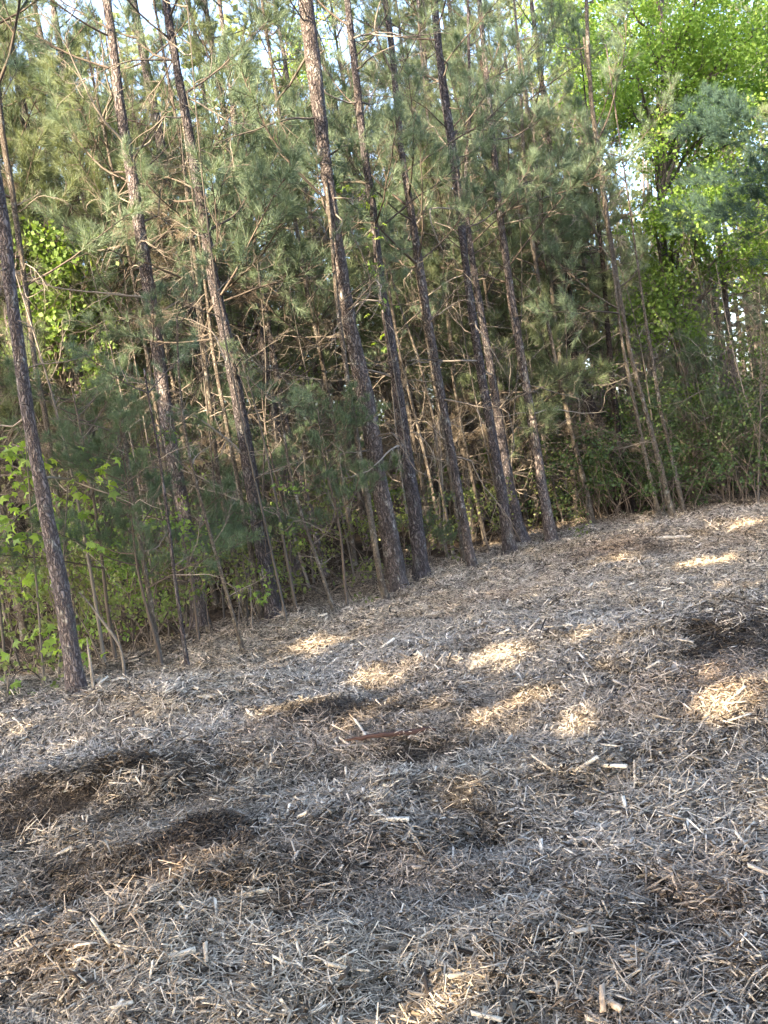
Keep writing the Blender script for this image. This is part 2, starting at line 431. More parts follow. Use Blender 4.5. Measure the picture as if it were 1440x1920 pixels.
def addattr(n, typ, val, f='value'):
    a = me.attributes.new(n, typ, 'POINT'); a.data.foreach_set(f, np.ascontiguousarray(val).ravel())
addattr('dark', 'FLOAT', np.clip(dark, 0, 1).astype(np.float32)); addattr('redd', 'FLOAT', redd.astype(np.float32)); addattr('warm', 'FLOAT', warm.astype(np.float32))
addattr('sc', 'FLOAT', sc.astype(np.float32)); addattr('pick', 'INT', rng.integers(0, NCL, len(xs)).astype(np.int32))
# euler: tilt to the slope, then turned about it
yaw = rng.random(len(xs)) * 2 * PI
rotv = np.zeros((len(xs), 3), np.float32)
for k in range(len(xs)):
    nrm = Vector((nxv[k], nyv[k], 1)).normalized()
    qn = Vector((0, 0, 1)).rotation_difference(nrm) @ Matrix.Rotation(yaw[k], 3, 'Z').to_quaternion()
    rotv[k] = qn.to_euler()
addattr('rotv', 'FLOAT_VECTOR', rotv, 'vector')
me.update()
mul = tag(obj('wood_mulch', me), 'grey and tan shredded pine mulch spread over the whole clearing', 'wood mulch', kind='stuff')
ng = bpy.data.node_groups.new('scatter_mulch', 'GeometryNodeTree')
ng.interface.new_socket('Geometry', in_out='INPUT', socket_type='NodeSocketGeometry')
ng.interface.new_socket('Geometry', in_out='OUTPUT', socket_type='NodeSocketGeometry')
gi = ng.nodes.new('NodeGroupInput'); go = ng.nodes.new('NodeGroupOutput')
m2p = ng.nodes.new('GeometryNodeMeshToPoints'); iop = ng.nodes.new('GeometryNodeInstanceOnPoints')
ci = ng.nodes.new('GeometryNodeCollectionInfo'); ci.inputs['Collection'].default_value = src
ci.inputs['Separate Children'].default_value = True; ci.inputs['Reset Children'].default_value = True
def named(n, dt):
    a = ng.nodes.new('GeometryNodeInputNamedAttribute'); a.data_type = dt; a.inputs['Name'].default_value = n
    return [o for o in a.outputs if o.enabled][0]
ng.links.new(gi.outputs[0], m2p.inputs[0]); ng.links.new(m2p.outputs[0], iop.inputs['Points']); ng.links.new(ci.outputs[0], iop.inputs['Instance'])
iop.inputs['Pick Instance'].default_value = True
ng.links.new(named('pick', 'INT'), iop.inputs['Instance Index'])
ng.links.new(named('rotv', 'FLOAT_VECTOR'), iop.inputs['Rotation'])
ng.links.new(named('sc', 'FLOAT'), iop.inputs['Scale'])
ng.links.new(iop.outputs[0], go.inputs[0])
mul.modifiers.new('scatter', 'NODES').node_group = ng

# ------------------------------------------------------------------ branches
def wander(n, L, bend_up=0.0, jit=.12, start_pitch=0.0, kink=0.0):
    p = np.zeros((n, 3)); pit = start_pitch; yaw = 0.0
    for k in range(1, n):
        pit += bend_up / n + rng.normal(0, jit); yaw += rng.normal(0, jit)
        if kink and rng.random() < kink: yaw += rng.normal(0, .5); pit += rng.normal(0, .4)
        s = L / (n - 1)
        p[k] = p[k - 1] + s * np.array([math.cos(pit) * math.cos(yaw), math.cos(pit) * math.sin(yaw), math.sin(pit)])
    return p
def side_path(p, k, L, n=6, spread=.9, **kw):
    dr = p[min(k + 1, len(p) - 1)] - p[k - 1]; yaw = math.atan2(dr[1], dr[0]); pit = math.asin(np.clip(dr[2] / (np.linalg.norm(dr) + 1e-9), -1, 1))
    s = rng.choice([-1, 1]) * rng.uniform(.45, 1) * spread
    q = wander(n, L, **kw)
    return q @ rotm(yaw + s, pit + rng.normal(0, .35)).T + p[k]
def needles(mb, c, dr, n=30, L=.17, w=.0035, droop=.0):
    dr = dr / (np.linalg.norm(dr) + 1e-9)
    r = rng.normal(size=(n, 3)); r -= (r @ dr)[:, None] * dr; r /= np.linalg.norm(r, axis=1)[:, None] + 1e-9
    k = rng.uniform(.15, 1.25, n)
    d2 = dr * np.cos(k)[:, None] + r * np.sin(k)[:, None]; d2[:, 2] -= droop
    d2 /= np.linalg.norm(d2, axis=1)[:, None]
    base = c - dr * rng.uniform(0, .10, n)[:, None]
    tip = base + d2 * (L * rng.uniform(.7, 1.1, n))[:, None]
    wv = np.cross(d2, rng.normal(size=(n, 3))); wv *= (w / 2) / (np.linalg.norm(wv, axis=1)[:, None] + 1e-9)
    v = np.stack([base - wv, base + wv, tip], 1).reshape(-1, 3)
    mb.add(v, None, np.arange(n * 3).reshape(-1, 3), np.repeat(np.clip(rng.normal(.5, .22, n), 0, 1), 3))
def make_live(L=2.0, dens=1.0, nd=(30, .17, .0035), bend=.5, droop=0.0):
    w = MB(); f = MB()
    p = wander(12, L, bend_up=bend, jit=.06)
    tube(w, p, np.linspace(.017 * L / 2, .004, 12), 5, rng.uniform(.2, .6), cap=False)
    for k in range(4, 12):
        for _ in range(rng.integers(2, 4)):
            l = L * rng.uniform(.16, .42) * (1.15 - k / 14)
            s = side_path(p, min(k, 11), l, 6, jit=.10, bend_up=.5)
            tube(w, s, np.linspace(.006, .0025, 6), 3, rng.uniform(.2, .8), cap=False)
            for m in (3, 4, 5):
                if rng.random() < (.85 if m == 5 else .45) * dens:
                    needles(f, s[m], s[m] - s[m - 1], *nd, droop)
            if rng.random() < .5:
                s2 = side_path(s, 3, l * .5, 4, jit=.1, bend_up=.4)
                tube(w, s2, np.linspace(.004, .002, 4), 3, .5, cap=False); needles(f, s2[-1], s2[-1] - s2[-2], *nd, droop)
    needles(f, p[-1], p[-1] - p[-2], *nd, droop)
    return w, f
def make_dead(L=1.5, sub=7, kink=.15, thick=1.0):
    w = MB()
    p = wander(11, L, bend_up=rng.normal(.1, .7), jit=.13, kink=kink)
    tn = rng.uniform(.1, .9)
    tube(w, p, np.linspace(.012 * L ** .5, .003, 11) * thick, 5, tn, cap=False)
    for _ in range(sub):
        k = rng.integers(2, 10); l = L * rng.uniform(.15, .5)
        s = side_path(p, k, l, 7, jit=.20, bend_up=rng.normal(.2, .6), kink=.15)
        tube(w, s, np.linspace(.005, .0018, 7) * thick, 3, np.clip(tn + rng.normal(0, .2), 0, 1), cap=False)
        for _ in range(rng.integers(0, 3)):
            s2 = side_path(s, rng.integers(2, 6), l * .5, 5, jit=.2)
            tube(w, s2, np.linspace(.0032, .0015, 5) * thick, 3, np.clip(tn + rng.normal(0, .2), 0, 1), cap=False)
    return w
LIVE = [make_live(2.0, 1.0, (34, .19, .0055), .5) for _ in range(8)]
DEAD = [make_dead(1.5, rng.integers(5, 10)) for _ in range(12)]
BROWN = [make_live(1.5, .8, (26, .15, .0035), .0, .7) for _ in range(4)]
LIVE_M = [(w.mesh('branch', TW_LIVE), f.mesh('needles', NEEDLE_BLUE)) for w, f in LIVE]
DEAD_M = [w.mesh('dead_branch', TW_DEAD) for w in DEAD]
BROWN_M = [(w.mesh('dead_branch', TW_DEAD), f.mesh('needles', NEEDLE_BROWN)) for w, f in BROWN]

def add_live(root, loc, yaw, pitch, sc, kind='live'):
    w, f = (LIVE_M if kind != 'brown' else BROWN_M)[rng.integers(0, 8 if kind != 'brown' else 4)]
    b = obj('branch' if kind != 'brown' else 'dead_branch', w, root, loc, (rng.normal(0, .3), -pitch, yaw), sc)
    n = obj('needles', f, b)
    n['kind'] = 'stuff'
def add_dead(root, loc, yaw, pitch, sc):
    obj('dead_branch', DEAD_M[rng.integers(0, 12)], root, loc, (rng.random() * 6, -pitch, yaw), sc)

# ------------------------------------------------------------------ traced trunks
def smooth_path(P, R, step):
    P = np.asarray(P); n = len(P)
    s = np.concatenate([[0], np.cumsum(np.linalg.norm(np.diff(P, axis=0), axis=1))])
    m = max(6, int(s[-1] / step)); u = np.linspace(0, s[-1], m)
    Q = np.stack([np.interp(u, s, P[:, k]) for k in range(3)], -1)
    for _ in range(3):
        Q[1:-1] = .5 * Q[1:-1] + .25 * (Q[2:] + Q[:-2])
    return Q, np.interp(u, s, R), u
def trunk_mesh(P, R, mat, sides=14, step=.07, flare=True):
    Q, r, u = smooth_path(P, R, step)
    if flare: r = r * (1 + .5 * np.exp(-(u - .05) / .14))
    n = len(Q); th = np.arange(sides) / sides * 2 * PI
    sd = int(rng.integers(0, 999))
    T, A = np.meshgrid(u, np.arange(sides), indexing='ij')
    bump = (vnoise(T * 7, A * 1.6, sd) - .5) * .16 + (vnoise(T * 2.2, A * .7, sd + 5) - .5) * .14 + (rng.random(T.shape) - .5) * .05
    v = Q[:, None, :] + (r[:, None] * (1 + bump))[..., None] * np.stack([np.cos(th), np.sin(th), 0 * th], -1)[None]
    ii = np.arange(n - 1)[:, None] * sides; jj = np.arange(sides)[None]; kk = (jj + 1) % sides
    q = np.stack([ii + jj, ii + kk, ii + sides + kk, ii + sides + jj], -1).reshape(-1, 4)
    t = [((n - 1) * sides, (n - 1) * sides + c, (n - 1) * sides + c + 1) for c in range(1, sides - 1)]
    mb = MB(); mb.add(v.reshape(-1, 3), q, t)
    return mb.mesh('trunk', mat, True), Q, r

# (label, bark, depth or None, total height, dead branches, live branches, path of (x, y, width) in pixels of the photograph from the foot up)
TREES = [
 ('thick grey-barked pine at the left edge of the wood, foremost of all the trunks', 'grey', None, 13, 8, 10,
  [(145,1303,34),(118,1130,31),(85,960,27),(62,840,23),(44,740,23),(31,640,23),(17,550,23),(4,430,22),(-12,330,21)]),
 ('greyish pine half hidden behind dark green saplings, second large trunk from the left', 'grey', None, 14, 12, 10,
  [(376,1180,36),(368,1115,28),(356,1030,27),(335,920,26),(315,815,25),(298,700,25),(280,575,24),(260,450,23),(241,325,21),(218,200,19),(201,60,17),(192,0,17),(186,-60,16)]),
 ('dark-footed pine with a pale scar streak halfway up, left of the middle', 'dark', None, 14, 12, 10,
  [(516,1165,32),(487,1000,27),(465,855,27),(447,750,24),(428,640,23),(402,530,21),(382,400,19),(358,250,16),(341,165,15),(318,25,14),(308,-50,13)]),
 ('broad shaggy-barked pine with a fork near the picture top, middle of the front row', 'red', None, 15, 16, 12,
  [(748,1114,38),(728,990,33),(708,890,32),(690,765,31),(662,640,27),(650,570,23),(632,450,21),(610,300,22),(594,165,27),(577,25,26),(568,-50,24)]),
 ('dark straight pine just right of the broad shaggy pine, leafy vine on its middle', 'dark', None, 14, 12, 12,
  [(791,1087,29),(775,940,26),(757,815,22),(743,715,20),(728,605,18),(715,545,16),(700,400,14),(685,300,14),(665,125,13),(652,10,12),(645,-60,11)]),
 ('slender tan-barked pine with a thin twin stem hugging its left side', 'red', None, 13, 14, 12,
  [(886,1066,18),(856,900,15),(832,765,14),(810,640,15),(793,540,15),(784,475,15),(768,375,13),(752,275,12),(737,100,11),(724,0,11)]),
 ('tall dark pine standing in front of another dark trunk, right of centre', 'dark', None, 15, 14, 14,
  [(957,1042,25),(942,930,20),(920,800,17),(904,715,16),(885,590,15),(870,475,14),(852,310,15),(832,175,15),(820,75,13),(812,-20,13)]),
 ('dark pine with a sunlit bark patch at its foot, close behind a taller dark trunk', 'dark', None, 12, 12, 9,
  [(980,1022,30),(955,915,20),(935,790,16),(915,665,14),(895,555,12),(882,470,11),(870,380,10),(874,300,8),(880,215,6)]),
 ('straight reddish-barked pine standing apart at the right end of the front row', 'red', None, 15, 12, 14,
  [(1036,1020,24),(1017,915,19),(998,780,17),(982,680,15),(962,560,15),(955,500,14),(940,390,13),(928,250,12),(917,125,10),(908,25,9),(902,-50,9)]),
 ('thin brown pine pole between the reddish pine and the leaning black trunk', 'pale', None, 11, 10, 8,
  [(1113,987,12),(1095,900,9),(1070,800,9),(1045,690,8),(1030,615,7),(1010,525,8),(995,425,8),(985,325,7),(980,225,6),(976,120,5)]),
 ('slim pale pole, left of the three growing together near the right side', 'pale', None, 7, 6, 3,
  [(1238,972,9),(1212,875,8),(1185,755,7),(1160,640,6),(1150,565,5),(1138,480,4)]),
 ('pale-footed pole, middle of the three growing together near the right side', 'pale', None, 12, 8, 5,
  [(1263,973,13),(1235,865,10),(1205,755,8),(1180,665,8),(1157,540,8),(1135,415,9),(1120,300,9),(1105,200,8),(1097,75,7),(1094,-20,7)]),
 ('short slim pole, right of the three growing together near the right side', 'pale', None, 7, 6, 2,
  [(1285,970,9),(1262,865,8),(1240,775,7),(1220,650,6),(1207,570,5),(1195,480,4)]),
 ('black crooked pine leaning left, its trunk bent at the middle, right part of the wood', 'black', 15.5, 11, 14, 6,
  [(1170,975,22),(1158,870,18),(1118,775,20),(1090,705,18),(1068,600,15),(1048,550,14),(1010,450,12),(970,325,11),(945,225,10)]),
 ('dark short trunk right beside the foot of the crooked black pine', 'black', 15.2, 8, 10, 5,
  [(1188,972,14),(1172,880,14),(1158,800,12),(1146,700,11),(1138,600,9),(1130,500,7)]),
 ('slender bare tree behind the leftmost thick trunk', 'pale', 9.2, 12, 12, 6,
  [(158,1258,12),(130,1065,10),(102,890,10),(88,780,10),(70,690,10),(50,525,10),(30,375,11),(10,250,11),(0,150,11),(-10,60,10)]),
 ('snapped sapling trunk with a ragged top, left of the second large pine', 'pale', None, 0, 5, 0,
  [(303,1256,10),(285,1140,10),(265,1015,8),(245,880,7),(230,775,6)]),
 ('thin dark sapling stem right in front of the second large pine', 'dark', None, 0, 6, 0,
  [(352,1258,8),(330,1105,7),(312,960,6),(295,840,5),(280,765,4),(268,690,3)]),
 ('thin brown sapling leaning left in front of the dark green saplings', 'pale', None, 0, 8, 0,
  [(460,1231,8),(430,1125,7),(395,1000,6),(365,890,6),(345,790,5),(338,690,4),(336,600,3)]),
 ('slim tree just behind the thin leaning sapling, left of the dark-footed pine', 'pale', 10.3, 11, 12, 7,
  [(467,1178,10),(437,1040,9),(410,915,8),(395,790,8),(382,690,8),(370,550,8),(350,400,8),(335,275,7),(320,200,6),(300,100,5)]),
 ('slim brown tree touching the left side of the dark-footed pine', 'pale', 9.8, 8, 9, 5,
  [(490,1160,12),(465,1005,10),(440,880,8),(415,755,8),(395,650,7),(385,560,6),(370,450,5)]),
 ('thin grey sapling with drooping twigs between the dark-footed pine and the broad pine', 'pale', None, 0, 8, 0,
  [(632,1157,8),(600,1065,7),(565,965,6),(542,880,5),(530,800,4),(520,740,3)]),
 ('medium pine in the second row, between the dark-footed pine and the broad pine', 'red', 13.0, 14, 12, 12,
  [(612,1100,13),(600,1040,12),(580,950,12),(555,880,10),(530,765,10),(515,690,10),(492,565,12),(475,475,12),(462,375,13),(440,275,12),(430,175,10),(415,60,9)]),
 ('slim second-row pine just left of the broad shaggy pine', 'pale', 13.5, 12, 12, 9,
  [(668,1075,9),(650,940,9),(635,865,9),(620,765,8),(600,655,8),(580,565,8),(560,450,7),(537,300,7),(520,180,6)]),
 ('thin straight stem crossing the front of the broad shaggy pine', 'pale', None, 0, 4, 0,
  [(728,1131,13),(712,1080,12),(690,940,11),(672,840,10),(655,740,9),(642,640,9),(632,575,8),(620,425,7),(610,330,5)]),
 ('thin twin stem hugging the left side of the slender tan pine', 'pale', None, 0, 4, 0,
  [(871,1063,9),(846,900,9),(822,765,8),(802,650,7),(786,550,6),(776,480,5)]),
 ('thin pale stem between the dark straight pine and the slender tan pine', 'pale', 12.2, 0, 8, 0,
  [(842,1048,6),(820,965,6),(800,865,6),(775,765,6),(750,665,5),(730,540,5),(716,450,4)]),
 ('slender pale stem leaning across behind the slender tan pine', 'pale', 12.6, 0, 8, 0,
  [(853,1060,6),(828,915,6),(810,775,6),(785,675,5),(750,580,4),(728,500,4)]),
 ('short pale stem between the slender tan pine and the tall dark pine', 'pale', 13.8, 0, 6, 0,
  [(911,1025,7),(890,920,6),(875,850,6),(860,780,5),(845,690,4)]),
 ('pale grey trunk in the thicket near the right edge, high above the brush', 'grey', 17, 10, 12, 0,
  [(1405,940,12),(1392,850,12),(1382,760,11),(1370,650,11),(1362,540,10),(1352,430,9)]),
]
FOOT = []; FRONT = []
SHORT = {0: 'leftmost thick pine', 1: 'second large pine', 2: 'dark-footed pine', 3: 'broad shaggy pine', 4: 'dark straight pine', 5: 'slender tan pine', 6: 'tall dark pine', 8: 'straight reddish pine', 9: 'thin brown pole', 10: 'three pale poles'}
def at_front(path): return min(path, key=lambda p: abs(p[1] - 800))[0]
def project(p):
    d = np.asarray(p) - CAM; z = d @ fw
    return 720 + F * (d @ right) / z, 960 - F * (d @ up) / z
def where(x, y, h=3.0):
    px, py = project((x, y, h)); fr = sorted((at_front(TREES[k][6]), n) for k, n in SHORT.items())
    px += (800 - py) * -.16 * -1
    l = [n for a, n in fr if a <= px]; r_ = [n for a, n in fr if a > px]
    if not l: return 'left of the ' + r_[0]
    if not r_: return 'right of the ' + l[-1]
    return 'between the %s and the %s' % (l[-1], r_[0])
for lab, bk, depth, tot, nd_, nl, path in TREES:
    if depth is None:
        b = ground(path[0][0], path[0][1]); Y = b[1]
    else:
        Y = depth; b = at_depth(path[0][0], path[0][1], Y); b[2] = hz(b[0], b[1])
    P = [np.array([b[0], b[1], b[2] - .08])]; R = [path[0][2] / 2 * Y / F]
    lean = rng.normal(0, .03)
    for (x, y, w) in path[1:] if depth is None else path[1:]:
        p = at_depth(x, y, Y)
        p[1] += lean * (p[2] - b[2]); 
        if p[2] > P[-1][2] + .1: P.append(p); R.append(w / 2 * Y / F)
    if tot and P[-1][2] < tot:
        dv = (P[-1] - P[-3]) / (P[-1][2] - P[-3][2]); z0 = P[-1][2]; r0 = R[-1]; p0 = P[-1]
        dv = dv * np.array([.6, .6, 1])
        for k in (.25, .5, .75, 1):
            P.append(p0 + dv * (tot - z0) * k); R.append(max(.012, r0 * (1 - .88 * k)))
    root = empty('pine_tree' if bk != 'pale' else 'slender_tree', (b[0], b[1], b[2]))
    tag(root, lab, 'tree', 'trees along the edge of the clearing')
    P = [p - b for p in P]
    tm, Q, r = trunk_mesh(P, R, BARK[bk], 16 if R[0] > .06 else 8)
    obj('trunk', tm, root)
    top = Q[-1][2]
    def at_h(h):
        k = int(np.clip(np.searchsorted(Q[:, 2], h), 0, len(Q) - 1)); return Q[k], r[k]
    big = R[0] > .055
    for _ in range(int(nd_ * 1.3)):
        h = rng.uniform(.5 if not big else 1.3, min(top, 6.5) * .98); p, rr = at_h(h)
        add_dead(root, tuple(p), rng.random() * 2 * PI, rng.normal(.15, .35), rng.uniform(.35, 1.05) * (1 if big else .5))
    for _ in range(int(nl * 1.7)):
        lo = 3.6 if big else 3.0
        h = lo + (top - lo) * rng.random() ** 1.15 * .98; p, rr = at_h(h)
        yaw = rng.random() * 2 * PI
        add_live(root, tuple(p), yaw, rng.normal(.45, .2), rng.uniform(.6, 1.0) * (1.15 - .5 * h / top))
    if tot == 0 and len(path) > 5 and R[0] > .015 and 'snapped' not in lab and 'vine' not in lab:
        for _ in range(3):
            p, rr = at_h(top * rng.uniform(.7, 1)); add_live(root, tuple(p), rng.random() * 6.28, rng.normal(.3, .3), rng.uniform(.25, .45))
    FOOT.append((b[0], b[1])); FRONT.append((at_front(path), lab))

# ------------------------------------------------------------------ pine saplings with foliage to the ground
def cat(dst, srcmb, Mx, loc, sc):
    v, q, t, a = srcmb.arrays(); dst.add(xform(v, Mx, loc, sc), q, t, a)
SAPL = []
for k in range(3):
    w = MB(); f = MB(); hh = 2.6
    p = np.array([[.03 * math.sin(z * 2 + k), .03 * math.cos(z * 3), z] for z in np.linspace(0, hh, 14)])
    tube(w, p, np.linspace(.02, .006, 14), 6, .4)
    for _ in range(26):
        z = rng.uniform(.7, hh); yw = rng.random() * 6.28; pt = rng.normal(.15, .25); s = rng.uniform(.25, .55) * (1.25 - .5 * z / hh)
        i0 = rng.integers(0, 8)
        cat(w, LIVE[i0][0], rotm(yw, pt), (0, 0, z), s); cat(f, LIVE[i0][1], rotm(yw, pt), (0, 0, z), s)
    SAPL.append((w.mesh('stem', TW_LIVE), f.mesh('needles', NEEDLE_DARK)))
# pixel of the foot, depth, scale, label
for px, py, Y, s, lab in [(290, 1215, 8.2, .9, 'dark green pine sapling in front of the second large pine'),
                          (372, 1195, 9.0, .85, 'feathery dark pine sapling between the second large pine and the dark-footed pine'),
                          (225, 1240, 8.6, 1.05, 'dusky pine sapling right of the leafy left-edge sapling'),
                          (655, 1130, 9.9, .85, 'dark green pine sapling at the left foot of the broad shaggy pine'),
                          (560, 1150, 10.6, 1.0, 'loose dark pine sapling behind the thin grey drooping sapling'),
                          (815, 1090, 11.4, .42, 'tiny pine seedling at the foot of the dark straight pine'),
                          (460, 1160, 11.8, 1.1, 'dark sapling behind the dark-footed pine'),
                          (1120, 985, 17.2, 1.1, 'dark pine sapling behind the thin brown pole'),
                          (1345, 960, 15.0, 1.0, 'dark bushy pine sapling in the brush at the right')]:
    b = at_depth(px, py, Y); z = hz(b[0], b[1])
    r0 = tag(empty('pine_sapling', (b[0], b[1], z), rng.random() * 6), lab, 'sapling', 'young pines under the big trees')
    r0.scale = (s, s, s * (1 if Y > 8.5 else .95))
    w, f = SAPL[rng.integers(0, 3)]
    obj('stem', w, r0); tag(obj('needles', f, r0), kind='stuff')

# ------------------------------------------------------------------ stand of pines behind
def bg_tree(hh, r0, live_from, nlive, ndead, nbrown, needle, bark):
    bend = rng.normal(0, .12, 2)
    zz = np.linspace(0, hh, 26)
    p = np.stack([bend[0] * np.sin(zz / hh * 3), bend[1] * np.sin(zz / hh * 2.4), zz], -1)
    tm, Q, r = trunk_mesh(p, np.linspace(r0, .015, 26), bark, 9, .3)
    w = MB(); f = MB(); dw = MB(); bf = MB()
    def ph(h): return Q[int(np.clip(np.searchsorted(Q[:, 2], h), 0, len(Q) - 1))]
    for _ in range(ndead):
        cat(dw, DEAD[rng.integers(0, 12)], rotm(rng.random() * 6.28, rng.normal(.1, .4), rng.random() * 6), ph(rng.uniform(.8, live_from + 1.5)), rng.uniform(.5, 1.2))
    for _ in range(nbrown):
        i0 = rng.integers(0, 4); R = rotm(rng.random() * 6.28, rng.normal(0, .3)); h = ph(rng.uniform(1.2, live_from + 1)); s = rng.uniform(.5, 1.0)
        cat(dw, BROWN[i0][0], R, h, s); cat(bf, BROWN[i0][1], R, h, s)
    for _ in range(nlive):
        i0 = rng.integers(0, 8); h = live_from + (hh - live_from) * rng.random() ** 1.1; R = rotm(rng.random() * 6.28, rng.normal(.4, .25))
        s = rng.uniform(.7, 1.1) * (1.25 - .65 * h / hh)
        cat(w, LIVE[i0][0], R, ph(h), s); cat(f, LIVE[i0][1], R, ph(h), s)
    return (tm, dw.mesh('dead_branches', TW_DEAD), w.mesh('branches', TW_LIVE) if nlive else None,
            f.mesh('needles', needle) if nlive else None, bf.mesh('dead_needles', NEEDLE_BROWN) if nbrown else None)
BGT = [bg_tree(14, .085, 2.8, 52, 30, 5, NEEDLE, BARK['grey']), bg_tree(12, .06, 2.2, 46, 30, 6, NEEDLE, BARK['red']),
       bg_tree(15, .10, 3.8, 52, 34, 8, NEEDLE_BLUE, BARK['dark']), bg_tree(8, .045, 1.2, 36, 16, 8, NEEDLE, BARK['pale']),
       bg_tree(7.5, .035, 5.0, 8, 30, 10, NEEDLE, BARK['pale'])]
print('BG tris', [[len(m.polygons) for m in t if m] for t in BGT])
BG_LAB = ['grey-barked pine', 'slim brown pine', 'dark-barked pine', 'short bushy pine', 'half-dead slim pine']
def depth_word(y, x):
    e = float(inside(x, y)); return 'close behind' if e < 3 else 'further back' if e < 8 else 'far back' if e < 15 else 'deepest back'
def put_bg(x, y, kind, group='pines crowded behind the front row', lab=None, s=1.0, rz=None):
    tm, dw, w, f, bf = BGT[kind]
    r0 = tag(empty('pine_tree', (x, y, hz(x, y) - .03), rng.random() * 6.28 if rz is None else rz), lab or '%s %s, %s' % (BG_LAB[kind], depth_word(y, x), where(x, y)), 'tree', group)
    r0.scale = (s, s, s); r0.rotation_euler[0] = rng.normal(0, .035); r0.rotation_euler[1] = rng.normal(0, .035)
    obj('trunk', tm, r0); tag(obj('dead_branches', dw, r0), kind='stuff')
    if w: tag(obj('branches', w, r0), kind='stuff'); tag(obj('needles', f, r0), kind='stuff')
    if bf: tag(obj('dead_needles', bf, r0), kind='stuff')
placed = [tuple(f) for f in FOOT]
cnt = 0; tries = 0
while cnt < 190 and tries < 20000:
    tries += 1
    y = 7.5 + 30 * rng.random() ** 1.3; x = rng.uniform(-.62, .72) * y
    e0 = float(inside(x, y))
    if e0 < (2.6 if x < 0 else 1.4): continue
    mind = .75 if e0 < 8 else 1.2
    if any((x - a) ** 2 + (y - c) ** 2 < mind ** 2 for a, c in placed): continue
    zone = rng.random()
    qx, qy = project((x, y, 4.0)); qx += (qy - 300) * -.16
    if 1090 < qx < 1420 and y < 23: continue
    if e0 < 4: kind = rng.choice([1, 3, 4, 4, 4])
    else: kind = rng.choice([0, 1, 2, 3, 4, 0, 2])
    placed.append((x, y)); cnt += 1
    put_bg(x, y, int(kind), s=rng.uniform(.8, 1.15))

# bare poles
POLE = []
for k in range(5):
    hh = rng.uniform(3.5, 6.5); zz = np.linspace(0, hh, 12)
    p = np.stack([.25 * np.sin(zz / hh * rng.uniform(1, 4)) * rng.normal(0, .6) + 0 * zz, .1 * np.sin(zz * .9 + k), zz], -1)
    w = MB(); tube(w, p, np.linspace(rng.uniform(.009, .02), .004, 12), 6, rng.uniform(.2, .9), rough=.15)
    d = MB()
    for _ in range(14):
        h = rng.uniform(.25, 1) * hh; pp = [np.interp(h, zz, p[:, c]) for c in range(3)]
        cat(d, DEAD[rng.integers(0, 12)], rotm(rng.random() * 6.28, rng.normal(.5, .3), rng.random() * 6), pp, rng.uniform(.25, .6))
    POLE.append((w.mesh('stem', TW_GREY), d.mesh('twigs', TW_DEAD)))
cnt = 0
while cnt < 70:
    y = 7.2 + 12 * rng.random(); x = rng.uniform(-.5, .6) * y; e0 = float(inside(x, y))
    if e0 < .15 or e0 > 7: continue
    cnt += 1; kk_ = int(rng.integers(0, 5)); w, d = POLE[kk_]
    r0 = tag(empty('bare_sapling', (x, y, hz(x, y) - .02), rng.random() * 6.28), '%s leafless sapling %s, %s' % (('grey', 'thin', 'crooked', 'twiggy', 'slight')[kk_], depth_word(y, x), where(x, y)), 'sapling', 'thin leafless stems among the pines')
    r0.rotation_euler[0] = rng.normal(0, .07); r0.rotation_euler[1] = rng.normal(0, .07); r0.scale = (1, 1, rng.uniform(.6, 1.1))
    obj('stem', w, r0); tag(obj('twigs', d, r0), kind='stuff')

